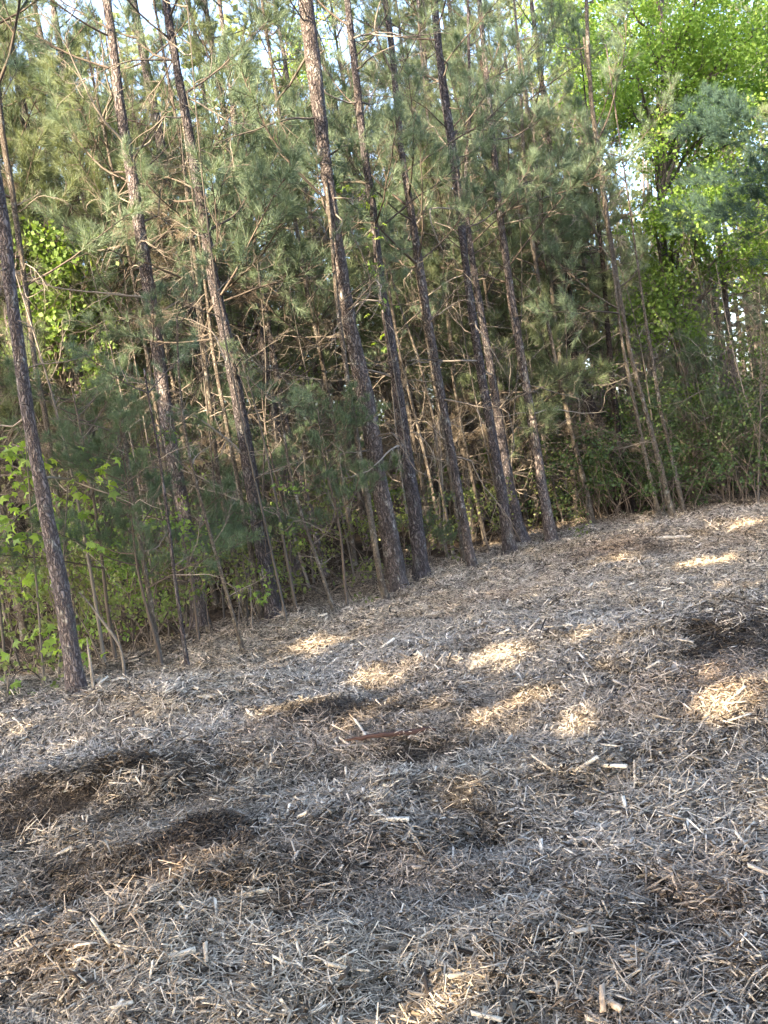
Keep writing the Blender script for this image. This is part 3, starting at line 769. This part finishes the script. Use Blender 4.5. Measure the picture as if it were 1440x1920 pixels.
# ------------------------------------------------------------------ leaves
def leaf_cloud(mb, c, rad, n, size, flatten=.6, hang=.4):
    d = rng.normal(size=(n, 3)); d /= np.linalg.norm(d, axis=1)[:, None]
    p = np.asarray(c) + d * (rng.random(n) ** .45)[:, None] * np.array([rad, rad, rad * flatten])
    a = rng.normal(size=(n, 3)); a[:, 2] -= hang; a /= np.linalg.norm(a, axis=1)[:, None]
    b = np.cross(a, rng.normal(size=(n, 3))); b /= np.linalg.norm(b, axis=1)[:, None] + 1e-9
    s = size * rng.uniform(.6, 1.25, n)[:, None]
    v = np.stack([p, p + a * s * .5 + b * s * .38, p + a * s * 1.05, p + a * s * .5 - b * s * .38], 1).reshape(-1, 3)
    mb.add(v, np.arange(n * 4).reshape(-1, 4), None, np.repeat(np.clip(rng.normal(.5, .25, n), 0, 1), 4))
def leafy_tree(base, hh, r0, crown_c, nb_, label, leafmat, size, nleaf, rad, bark, name='broadleaf_tree', twig=TW_GREY):
    """crown_c: list of (x, y, z) world centres for the leaf masses"""
    base = np.array(base); root = tag(empty(name, tuple(base)), label, 'tree')
    zz = np.linspace(-.1, hh, 20)
    cx = np.mean([c[0] for c in crown_c]) - base[0]; cy = np.mean([c[1] for c in crown_c]) - base[1]
    p = np.stack([cx * .6 * np.clip(zz / hh, 0, 1) ** 1.6 + .1 * np.sin(zz), cy * .6 * np.clip(zz / hh, 0, 1) ** 1.6, zz], -1)
    tm, Q, r = trunk_mesh(p, np.linspace(r0, r0 * .25, 20), bark, 9, .25)
    obj('trunk', tm, root); lf = MB()
    for c in crown_c:
        c = np.array(c) - base
        h = np.clip(c[2] - rng.uniform(.5, 2), hh * .25, hh * .97); k = int(np.clip(np.searchsorted(Q[:, 2], h), 0, len(Q) - 1)); s = Q[k]
        u_ = np.linspace(0, 1, 9)[:, None]
        bp = s + (c - s) * u_ + np.array([0, 0, 1]) * (np.sin(u_ * PI) * .18 * np.linalg.norm(c - s)) + rng.normal(0, .04, (9, 3))
        bp[0] = s
        w = MB(); tube(w, bp, np.linspace(max(.012, r0 * .3), .006, 9), 5, rng.uniform(.1, .5), cap=False)
        for _ in range(10):
            kk = rng.integers(3, 9); sd = side_path(bp, min(kk, 8), rad * rng.uniform(.5, 1.1), 7, jit=.15)
            tube(w, sd, np.linspace(.007, .002, 7), 3, .3, cap=False)
            leaf_cloud(lf, sd[-1], rad * .42, nleaf // 16, size); leaf_cloud(lf, sd[3], rad * .35, nleaf // 24, size)
        leaf_cloud(lf, c, rad, nleaf // 4, size)
        obj('limb', w.mesh('limb', twig), root)
    tag(obj('leaves', lf.mesh('leaves', leafmat), root), kind='stuff')
    return root
def wpt(px, py, Y): return tuple(at_depth(px, py, Y))
def gpt(px, py, Y):
    b = at_depth(px, py, Y); return (b[0], b[1], hz(b[0], b[1]))
cc = []
for _ in range(62):
    a = rng.random(); px = rng.uniform(1090, 1470); py = rng.uniform(-120, 490)
    if px < 1190 and py > 300: continue
    cc.append(wpt(px, py, rng.uniform(14.6, 17.5)))
leafy_tree(gpt(1300, 960, 16.5), 9.5, .11, cc, 0, 'big broadleaf tree full of bright spring leaves, upper right', LEAF_SPRING, .06, 760, .72, BARK['grey'])
cc = [wpt(rng.uniform(1020, 1240), rng.uniform(-80, 180), rng.uniform(22, 25)) for _ in range(22)]
leafy_tree(gpt(1150, 950, 23), 12, .11, cc, 0, 'yellow-green broadleaf tree behind the tall pines, top right of centre', LEAF_SPRING, .085, 420, 1.0, BARK['grey'])
cc = [wpt(rng.uniform(1210, 1350), rng.uniform(420, 760), rng.uniform(15, 16.5)) for _ in range(14)]
leafy_tree(gpt(1310, 962, 15.6), 5.5, .05, cc, 0, 'small green understory tree above the brush at the right', LEAF_MID, .07, 260, .55, BARK['pale'])
cc = [wpt(rng.uniform(40, 230), rng.uniform(420, 720), rng.uniform(11, 13)) for _ in range(16)]
leafy_tree(gpt(200, 1210, 12), 6, .04, cc, 0, 'green understory tree behind the left-edge pines', LEAF_MID, .07, 240, .5, BARK['pale'])
cc = [wpt(rng.uniform(540, 640), rng.uniform(20, 160), rng.uniform(24, 27)) for _ in range(7)]
leafy_tree(gpt(640, 1010, 26), 14, .1, cc, 0, 'pale yellow-green tree glimpsed behind the fork of the broad pine', LEAF_SPRING, .085, 300, .8, BARK['grey'])
cc = [wpt(rng.uniform(1120, 1180), rng.uniform(560, 830), rng.uniform(17, 18.5)) for _ in range(7)] + [wpt(rng.uniform(930, 1100), rng.uniform(640, 860), rng.uniform(17, 20)) for _ in range(8)]
leafy_tree(gpt(1130, 960, 18), 5, .04, cc, 0, 'green understory tree behind the crooked black pine', LEAF_MID, .07, 200, .5, BARK['pale'])

# dark evergreen at the right edge
w = MB(); f = MB(); bse = np.array(gpt(1640, 985, 13.0)); hh = 9
for _ in range(26):
    px = rng.uniform(1400, 1600); py = rng.uniform(215, 430)
    c = np.array(wpt(px, py, rng.uniform(12.3, 13.6))) - bse
    yaw = rng.normal(PI, .6); R = rotm(yaw, rng.normal(-.1, .2))
    cat(f, LIVE[rng.integers(0, 8)][1], R, c, rng.uniform(.45, .7)); cat(f, LIVE[rng.integers(0, 8)][1], rotm(yaw + .4, 0), c, rng.uniform(.4, .6))
    s = np.array([0, 0, max(1.0, c[2] - .5)]); u_ = np.linspace(0, 1, 8)[:, None]
    tube(w, s + (c - s) * u_ + rng.normal(0, .02, (8, 3)), np.linspace(.02, .006, 8), 5, .2, cap=False)
r0 = tag(empty('evergreen_tree', tuple(bse)), 'dark evergreen with drooping boughs reaching in from the right edge', 'tree')
zz = np.linspace(-.1, hh, 20); tm, Q, r = trunk_mesh(np.stack([.1 * np.sin(zz), 0 * zz, zz], -1), np.linspace(.12, .03, 20), BARK['dark'], 10, .2)
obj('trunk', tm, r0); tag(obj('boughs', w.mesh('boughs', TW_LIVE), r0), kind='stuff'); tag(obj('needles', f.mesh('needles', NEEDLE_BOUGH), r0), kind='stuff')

# leafy saplings whose single leaves can be told apart: left edge, vine on a trunk
lfm = MB()
star = []
for k in range(10):
    a = k / 10 * 2 * PI + PI / 2; rr = (.055 if k % 2 == 0 else .036) * (1.1 if k in (0, 2, 8) else .85)
    star.append((rr * math.cos(a) * .82, rr * math.sin(a) + .05, -.022 * (k % 2 == 0) + .006 * (k % 3)))
lfm.add([(0, .05, .004)] + star, None, [(0, 1 + k, 1 + (k + 1) % 10) for k in range(10)], .6)
LEAFM = lfm.mesh('leaf', LEAF_MID); lfm2 = MB(); lfm2.add([(0, .05, .004)] + star, None, [(0, 1 + k, 1 + (k + 1) % 10) for k in range(10)], 1.0)
LEAFM2 = lfm2.mesh('leaf', LEAF_SPRING)
def leafy_sapling(label, pathpx, Y, clusters, nper, name='leafy_sapling', cat_='sapling'):
    b = np.array(gpt(pathpx[0][0], pathpx[0][1], Y)) if Y else ground(*pathpx[0]); Y = Y or b[1]
    root = tag(empty(name, tuple(b)), label, cat_)
    P = [np.array([0, 0, -.03])] + [at_depth(x, y, Y) - b for x, y in pathpx[1:]]
    Q, r, u_ = smooth_path(P, np.linspace(.011, .004, len(P)), .15)
    w = MB(); tube(w, Q, r, 6, .6); obj('stem', w.mesh('stem', TW_GREY), root)
    for (x, y, rad) in clusters:
        c = at_depth(x, y, Y + rng.normal(0, .15)) - b
        s = Q[np.argmin(np.linalg.norm(Q - c - np.array([0, 0, -.25]), axis=1))]
        u2 = np.linspace(0, 1, 7)[:, None]; bp = s + (c - s) * u2 + np.array([0, 0, .05]) * np.sin(u2 * PI)
        w = MB(); tube(w, bp, np.linspace(.004, .002, 7), 4, .5, cap=False); obj('twig', w.mesh('twig', TW_GREY), root)
        for _ in range(nper):
            o = rng.normal(size=3) * rad * Y / F * np.array([1, 1, .8]) + c
            obj('leaf', LEAFM if rng.random() < .45 else LEAFM2, root, tuple(o), (rng.normal(-.5, .6), rng.normal(0, .5), rng.random() * 6.28), rng.uniform(.6, 1.2))
leafy_sapling('green leafy sapling on a thin stem, left of the foremost thick trunk', [(83, 1300), (72, 1140), (60, 990), (50, 850), (45, 780)], None,
              [(35, 840, 20), (20, 885, 20), (50, 925, 22), (25, 970, 20), (60, 1000, 18), (95, 1210, 20), (60, 1180, 20), (30, 1100, 18), (75, 1080, 16), (10, 845, 16), (60, 880, 18), (85, 960, 16), (15, 1010, 14)], 13)
leafy_sapling('leafy sapling peeping out just right of the foremost thick trunk', [(110, 1300), (115, 1180), (118, 1060), (125, 950), (128, 880)], 8.1,
              [(165, 870, 22), (150, 900, 18), (120, 950, 20), (140, 985, 18), (180, 1015, 16), (150, 1220, 16), (130, 1200, 18), (190, 880, 20)], 11)
leafy_sapling('low leafy sprout at the far left where mulch meets wood', [(15, 1318), (12, 1290), (20, 1250)], None, [(20, 1290, 12), (30, 1300, 8), (12, 1240, 16)], 7)
leafy_sapling('vine with green leaves climbing the dark straight pine', [(790, 1086), (775, 940), (742, 715), (712, 545), (700, 400)], 10.6,
              [(705, 440, 16), (710, 500, 14), (715, 560, 16), (700, 380, 18), (640, 345, 14), (660, 360, 16), (722, 640, 12)], 8, 'climbing_vine', 'vine')
leafy_sapling('green leafy seedling between the two dark saplings left of the dark-footed pine', [(470, 1178), (472, 1140), (470, 1100)], 9.0,
              [(470, 1105, 12), (500, 1110, 10), (480, 1120, 10)], 6)

# bent broken sapling and splintered stake
def traced_stick(name, cat_, label, px, Y, mat, sides=7, tone=.7, on_ground=False):
    P = []; R = []
    if Y is None: Y = ground(px[0][0], px[0][1])[1]
    for x, y, w_ in px:
        p = ground(x, y) + np.array([0, 0, .02]) if on_ground else at_depth(x, y, Y)
        P.append(p); R.append(w_ / 2 * p[1] / F)
    b = P[0].copy(); P = [p - b for p in P]
    Q, r, _ = smooth_path(P, R, .05); w = MB(); tube(w, Q, r, sides, tone, rough=.3)
    return tag(obj(name, w.mesh(name, mat), loc=tuple(b)), label, cat_)
traced_stick('broken_sapling', 'sapling', 'snapped sapling bent over to the left, right of the foremost thick trunk', [(236, 1292, 6), (232, 1250, 6), (228, 1215, 5), (215, 1195, 6), (200, 1175, 5), (182, 1150, 4), (165, 1128, 3), (148, 1110, 2)], None, CHIP1, tone=.38)
traced_stick('splintered_stake', 'stake', 'short splintered orange-brown stump stick beside the foremost thick trunk', [(177, 1302, 6), (172, 1260, 6), (166, 1225, 5), (163, 1195, 1)], None, CHIP1, tone=.5)

# ------------------------------------------------------------------ brush
def brush(label, box, n, Y0, Y1, leafy, name='brush', mat=TW_DEAD, lm=LEAF_DARK, hmax=2.4):
    w = MB(); f = MB()
    for _ in range(n):
        px = rng.uniform(*box); Y = rng.uniform(Y0, Y1)
        b = at_depth(px, 960, Y); b[2] = hz(b[0], b[1])
        if inside(b[0], b[1]) < .25: continue
        L = rng.uniform(.8, hmax)
        p = wander(10, L, bend_up=rng.normal(-1.0, .6), jit=.12, start_pitch=rng.uniform(1.0, 1.5)) @ rotm(rng.random() * 6.28).T + b
        tube(w, p, np.linspace(.008, .002, 10), 4, rng.uniform(0, .9), cap=False)
        for _ in range(4):
            s = side_path(p, rng.integers(3, 9), L * .35, 6, jit=.2); tube(w, s, np.linspace(.004, .0015, 6), 3, rng.uniform(0, .9), cap=False)
            if rng.random() < leafy: leaf_cloud(f, s[-1], .2, 26, .05)
    r0 = tag(empty(name, (0, 0, 0)), label, 'brush', kind='stuff')
    tag(obj('stems', w.mesh('stems', mat), r0), kind='stuff')
    if f.n: tag(obj('leaves', f.mesh('leaves', lm), r0), kind='stuff')
brush('tangled dark brush along the right edge of the clearing', (1100, 1560), 420, 12.5, 18, 1.0, mat=TW_LIVE, lm=LEAF_THICKET)
brush('low undergrowth and briars under the pines', (-60, 1150), 330, 7.4, 16, .55, hmax=1.2, mat=TW_LIVE)
brush('leafy green shrubs low between the left trunks', (60, 330), 60, 8.6, 13, .7, hmax=2.2, mat=TW_LIVE, lm=LEAF_MID)
brush('tall grey leafless twiggy thicket at the right edge', (1330, 1560), 120, 15, 18, .05, mat=TW_GREY, hmax=5.5)

# understory closing the view between the trunks
w = MB(); f = MB(); f2 = MB(); f3 = MB()
for _ in range(900):
    y = 17 + 20 * rng.random(); x = rng.uniform(-.66, .76) * y
    if inside(x, y) < 5: continue
    z = hz(x, y) + rng.random() ** 1.3 * 6.5; i0 = rng.integers(0, 8)
    k = rng.random()
    if k < .55: leaf_cloud(f, (x, y, z), rng.uniform(.5, .9), 46, .13)
    elif k < .78: cat(f3, BROWN[rng.integers(0, 4)][1], rotm(rng.random() * 6.28, rng.normal(0, .4)), (x, y, z), 1.2)
    else: cat(f2, LIVE[i0][1], rotm(rng.random() * 6.28, rng.normal(.3, .4)), (x, y, z), rng.uniform(.7, 1.1))
    if rng.random() < .6: cat(w, DEAD[rng.integers(0, 12)], rotm(rng.random() * 6.28, rng.normal(.6, .5)), (x, y, z - .3), rng.uniform(.8, 1.6))
r0 = tag(empty('understory', (0, 0, 0)), 'mixed green and brown undergrowth filling the gaps deep between the pines', 'undergrowth', kind='stuff')
for nme, mb_, mt in (('leaves', f, LEAF_MID), ('needles', f2, NEEDLE), ('dead_needles', f3, NEEDLE_BROWN), ('twigs', w, TW_DEAD)):
    tag(obj(nme, mb_.mesh(nme, mt), r0), kind='stuff'); print(nme, len(mb_.t) and sum(map(len, mb_.t)))

# far-off wood
w = MB(); f = MB()
w = MB(); f = MB()
for _ in range(3400):
    y = rng.uniform(38, 60); x = rng.uniform(-.8, .85) * y; z = rng.random() ** 1.2 * (22 if not (-.02 < x / y < .22) else 14)
    leaf_cloud(f, (x, y, z), rng.uniform(.8, 1.6), 30, .34, .7)
far = tag(empty('far_wood', (0, 45, 0)), 'far-off mass of trees closing the view behind the pines', 'woodland', kind='stuff')
o = tag(obj('foliage', f.mesh('foliage', LEAF_DARK), far), kind='stuff'); o.location = (0, -45, 0)
for _ in range(160):
    y = rng.uniform(34, 52); x = rng.uniform(-.7, .8) * y; z = hz(x, y)
    tube(w, [(x, y, z), (x + rng.normal(0, .2), y, 6), (x + rng.normal(0, .4), y, 12)], [.14, .1, .04], 6, rng.uniform(0, .8))
o = tag(obj('trunks', w.mesh('trunks', TW_GREY), far), kind='stuff'); o.location = (0, -45, 0)

# ------------------------------------------------------------------ woodland behind the clearing (out of frame), which shades it
SX = np.cross([0, 0, 1.0], S); SX /= np.linalg.norm(SX); SY = np.cross(S, SX)
FLECK = [(930, 1235, 190, 11), (1020, 1305, 120, 8), (820, 1325, 110, 7), (1110, 1358, 110, 8), (1410, 1310, 70, 30), (1300, 1362, 110, 10), (600, 1215, 60, 14), (690, 1275, 30, 8),
         (560, 1330, 80, 9), (380, 1345, 50, 7), (1000, 1250, 70, 8), (950, 1435, 70, 7), (220, 1810, 160, 22), (60, 1870, 80, 20), (540, 1395, 20, 12),
         (1290, 1720, 120, 10), (1180, 1045, 70, 5), (1350, 1060, 90, 4), (1380, 985, 60, 5), (100, 1360, 60, 6), (420, 1640, 30, 10), (450, 1650, 40, 8), (860, 1660, 20, 8), (980, 1005, 10, 20)]
f = MB(); n = 115000
P0 = np.stack([rng.uniform(-9, 22, n), rng.uniform(-2, 30, n), np.zeros(n)], -1)
uu = P0 @ SX; vv = P0 @ SY
U1 = rng.uniform(-24, 12, n); V1 = rng.uniform(-3, 17, n)
dens = fbm(U1 * .55, V1 * .8, 61)
keep = np.ones(n, bool)
lowv = np.clip((V1 - 3.0 - 2.4 * np.clip(U1 + 7.6, 0, 2)) / 3.0, 0, 1)
keep &= dens < (.92 - .52 * lowv)
U1, V1 = U1[keep], V1[keep]
base = U1[:, None] * SX + V1[:, None] * SY
tt = np.maximum((base[:, 1] - .3) / -S[1], (6.0 - base[:, 2]) / S[2]) + rng.uniform(0, 7, len(U1))
P1 = base + tt[:, None] * S
ok = (P1[:, 1] < 1.0) | (P1[:, 0] < -.62 * P1[:, 1] - 3)
ok &= P1[:, 2] > .5
m0 = len(P1)
for px, py, a, b_ in FLECK:      # gaps in the canopy through which the low sun reaches the mulch
    c = ground(px, py); g_ = P1 - ((P1[:, 2] - c[2]) / S[2])[:, None] * S
    dd = g_ - CAM; zz_ = dd @ fw; gx_ = 720 + F * (dd @ right) / zz_ - px; gy_ = 960 - F * (dd @ up) / zz_ - py
    m_ = .04 * F / c[1]
    ok &= ~((zz_ > 0) & ((gx_ / (a * .8 + m_)) ** 2 + ((gy_ + .12 * gx_) / (b_ * 1.15 + m_ * .5)) ** 2 < rng.uniform(.45, 1.9, m0)))
P1 = P1[ok]; m = len(P1)
a = rng.normal(size=(m, 3)); a /= np.linalg.norm(a, axis=1)[:, None]
b2 = np.cross(a, S + rng.normal(0, .5, (m, 3))); b2 /= np.linalg.norm(b2, axis=1)[:, None] + 1e-9
s = rng.uniform(.10, .22, m)[:, None]
v = np.stack([P1 - a * s, P1 + b2 * s * .8, P1 + a * s, P1 - b2 * s * .8], 1).reshape(-1, 3)
f.add(v, np.arange(m * 4).reshape(-1, 4), None, .5)
sh = tag(empty('shade_wood', (-14, -12, 0)), 'woodland standing behind and left of the viewer that shades the clearing', 'woodland', kind='stuff')
o = tag(obj('foliage', f.mesh('foliage', NEEDLE_DARK), sh), kind='stuff'); o.location = (14, 12, 0)
w = MB()
for _ in range(40):
    x = rng.uniform(-26, 4); y = rng.uniform(-22, -4)
    tube(w, [(x, y, 0), (x + rng.normal(0, .2), y, 7), (x + rng.normal(0, .5), y, 15)], [.16, .11, .04], 7, .4)
o = tag(obj('trunks', w.mesh('trunks', TW_GREY), sh), kind='stuff'); o.location = (14, 12, 0)

# ------------------------------------------------------------------ single pieces of wood on the mulch
PIECES = []
for k in range(16):
    mb = MB(); L = 1.0; W = rng.uniform(.07, .19); T = rng.uniform(.03, .07); tn = np.clip(rng.normal(.55, .18), .12, .85)
    xs_ = np.linspace(-.5, .5, 6); prof = np.array([rng.uniform(.05, .25), rng.uniform(.5, .95), 1, rng.uniform(.75, 1), rng.uniform(.4, .8), rng.uniform(.03, .2)])
    v = []
    cur = rng.normal(0, .12)
    for x_, pr in zip(xs_, prof):
        yo = cur * x_ * x_ * 2 + rng.normal(0, .012); zo = rng.normal(0, .008)
        w_ = W * pr / 2 * rng.uniform(.8, 1.2)
        v += [(x_ + rng.normal(0, .01), yo - w_, zo), (x_, yo + w_, zo), (x_, yo + w_ * .6, zo + T * pr), (x_ + rng.normal(0, .02), yo - w_ * .7, zo + T * pr * .8)]
    q = []
    for i_ in range(5):
        for c in range(4): q.append((i_ * 4 + c, i_ * 4 + 4 + c, i_ * 4 + 4 + (c + 1) % 4, i_ * 4 + (c + 1) % 4))
    q += [(0, 1, 2, 3), (20, 23, 22, 21)]
    mb.add(v, q, None, np.clip(tn + rng.normal(0, .05, len(v)), 0, 1)); PIECES.append(mb.mesh('wood_chip', CHIP1))
cnt = 0
while cnt < 285:
    px = rng.uniform(0, 1440); py = 1180 + 760 * rng.random() ** .6
    p = ground(px, py)
    if inside(p[0], p[1]) > 0: continue
    cnt += 1
    L = min(.30, .075 * math.exp(rng.normal(0, .45))) * (.7 + p[1] / 9)
    d = .05; nx_, ny_ = -(hz(p[0] + d, p[1]) - hz(p[0] - d, p[1])) / .1, -(hz(p[0], p[1] + d) - hz(p[0], p[1] - d)) / .1
    qn = Vector((0, 0, 1)).rotation_difference(Vector((nx_, ny_, 1)).normalized()) @ Matrix.Rotation(rng.random() * 6.28, 3, 'Z').to_quaternion() @ Matrix.Rotation(rng.normal(0, .22), 3, 'Y').to_quaternion()
    o = obj('wood_chip', PIECES[rng.integers(0, 16)], None, (p[0], p[1], hz(p[0], p[1]) + .028), qn.to_euler(), (L, L * rng.uniform(.6, 1.4), L * rng.uniform(.6, 1.2)))
    tag(o, 'splintered wood chip lying loose on top of the mulch', 'wood chip', 'larger wood chips on the mulch')
RED = twig_mat('red_heartwood', (.045, .027, .023), (.095, .058, .048))
def stick(label, pts, w_, tone=.6, mat=CHIP1, name='stick', cat_='stick', lift=.035, sides=6):
    P = []; 
    for x, y in pts:
        p = ground(x, y); P.append(np.array([p[0], p[1], hz(p[0], p[1]) + lift]))
    Y = P[0][1]; b = P[0].copy(); P = [p - b for p in P]
    r_ = w_ / 2 * Y / F; n_ = len(P)
    Q, r, u_ = smooth_path(P, np.full(n_, r_), max(.03, .02 * Y / 4))
    r = r * np.interp(np.linspace(0, 1, len(r)), [0, .12, .8, 1], [.45, .85, .7, .2]); Q[1:-1] += rng.normal(0, .12, (len(Q) - 2, 3)) * r[1:-1, None] * 1.5
    w = MB(); tube(w, Q, r, sides, tone, rough=.45)
    tag(obj(name, w.mesh(name, mat), loc=tuple(b)), label, cat_)
stick('long dark red stick lying across the middle of the mulch', [(822, 1400), (760, 1402), (700, 1410), (650, 1416)], 13, .6, RED, lift=.08)
stick('pale stick running left from the dark red stick', [(700, 1408), (660, 1413), (600, 1417)], 8, 0.59)
stick('short pale stick leaning below the dark red stick', [(622, 1428), (612, 1440), (603, 1454)], 9, 0.72)
stick('upright pale splinter poking up just above the dark red stick', [(690, 1402), (680, 1385), (665, 1362)], 9, 0.68, lift=.05)
stick('weathered white piece of wood on the rise below the leftmost pines', [(340, 1299), (318, 1308), (292, 1318)], 15, 0.83)
stick('long pale branch lying below the crooked black pine', [(1300, 1012), (1220, 1016), (1140, 1022)], 9, 0.68)
stick('grey split log piece right of the white plastic scrap', [(1008, 1622), (980, 1632), (952, 1650)], 15, .68)
stick('pale flat sliver pointing left from the grey split log piece', [(990, 1652), (940, 1655), (880, 1660)], 8, 0.72)
stick('white-grey forked stick lying right of the grey split log piece', [(1210, 1632), (1170, 1642), (1125, 1648)], 11, 0.72)
stick('dark thin branch across the dark mulch hump on the left', [(470, 1558), (400, 1560), (345, 1562)], 5, .2)
stick('thin straight pale stick at the lower left of the dark hump', [(78, 1580), (66, 1608), (55, 1636)], 6, 0.72)
stick('thin pale stick crossing another at the lower left', [(128, 1578), (95, 1600), (68, 1625)], 4, 0.68)
stick('long pale stick above the dark hollow at lower left', [(225, 1655), (160, 1662), (105, 1668)], 8, 0.64)
stick('grey ragged bark slab near the lower right corner', [(1385, 1800), (1340, 1803), (1290, 1806)], 24, .62)
stick('long straight pale stick along the bottom edge on the left of centre', [(890, 1892), (830, 1900), (780, 1906)], 9, 0.72)
stick('pale branch lying at the bottom edge between left and centre', [(720, 1878), (660, 1884), (600, 1892)], 7, 0.68)
stick('upright fork of pale splinters at the bottom right of centre', [(1125, 1770), (1095, 1810), (1066, 1848)], 7, 0.72)
stick('curved pale splinter beside the upright fork', [(1136, 1782), (1140, 1820), (1146, 1855)], 6, 0.77)
stick('thin straight twig leaning across the left middle mulch', [(566, 1465), (582, 1482), (620, 1502)], 5, .6)
stick('bent branch at the right edge above the golden patch', [(1440, 1350), (1415, 1370), (1392, 1388)], 9, .3)
stick('dark broken branch end on the right slope', [(1095, 1283), (1070, 1278), (1045, 1270)], 9, .25)
stick('thick pale stick lying under the thin saplings on the left', [(588, 1213), (555, 1222), (520, 1233)], 9, .5)
stick('short dark log stub beyond the golden patches', [(990, 1087), (975, 1088), (962, 1089)], 9, .2)
stick('grey stick across the left mulch rise', [(260, 1322), (240, 1340), (222, 1352)], 6, 0.64)
stick('straw-coloured long splinters in the right middle', [(1030, 1436), (980, 1432), (900, 1428)], 6, 0.81)
stick('dark round pebble-like knot of wood right of centre', [(1040, 1460), (1030, 1461), (1020, 1461)], 10, .15)
# crumpled white plastic scrap
pl, t_, out_ = newmat('white_plastic_film'); bs = N(t_, 'ShaderNodeBsdfPrincipled', i_Roughness=.35); bs.inputs['Base Color'].default_value = (.5, .55, .56, 1); t_.links.new(bs.outputs[0], out_.inputs[0])
b = ground(838, 1650); mb = MB(); n_ = 9
A, B = np.meshgrid(np.linspace(-.035, .035, n_), np.linspace(-.03, .03, n_)); Zc = rng.random((n_, n_)) * .03 + .015
ii = np.arange(n_ - 1)[:, None] * n_; jj = np.arange(n_ - 1)[None]
mb.add(np.stack([A + rng.normal(0, .004, A.shape) + .35 * B, B + rng.normal(0, .004, A.shape), Zc], -1).reshape(-1, 3), np.stack([ii + jj, ii + jj + 1, ii + n_ + jj + 1, ii + n_ + jj], -1).reshape(-1, 4))
tag(obj('plastic_scrap', mb.mesh('plastic_scrap', pl), loc=tuple(b)), 'crumpled white plastic scrap in the mulch, lower right of centre', 'plastic scrap')
# look-alikes behind the front row: say which one by its place
import collections
ORD = ['leftmost', 'second-from-left', 'third-from-left', 'fourth-from-left', 'fifth-from-left', 'sixth-from-left', 'seventh-from-left', 'eighth-from-left', 'ninth-from-left', 'tenth-from-left']
same = collections.defaultdict(list)
for o in scene.objects:
    if o.get('group') in ('pines crowded behind the front row', 'thin leafless stems among the pines'): same[o['label']].append(o)
for lab_, os_ in same.items():
    if len(os_) > 1:
        os_.sort(key=lambda o: project((o.location[0], o.location[1], 3.0))[0])
        for k, o in enumerate(os_):
            if k < len(ORD): o['label'] = (ORD[k] if k < len(os_) - 1 else 'rightmost') + ' ' + lab_
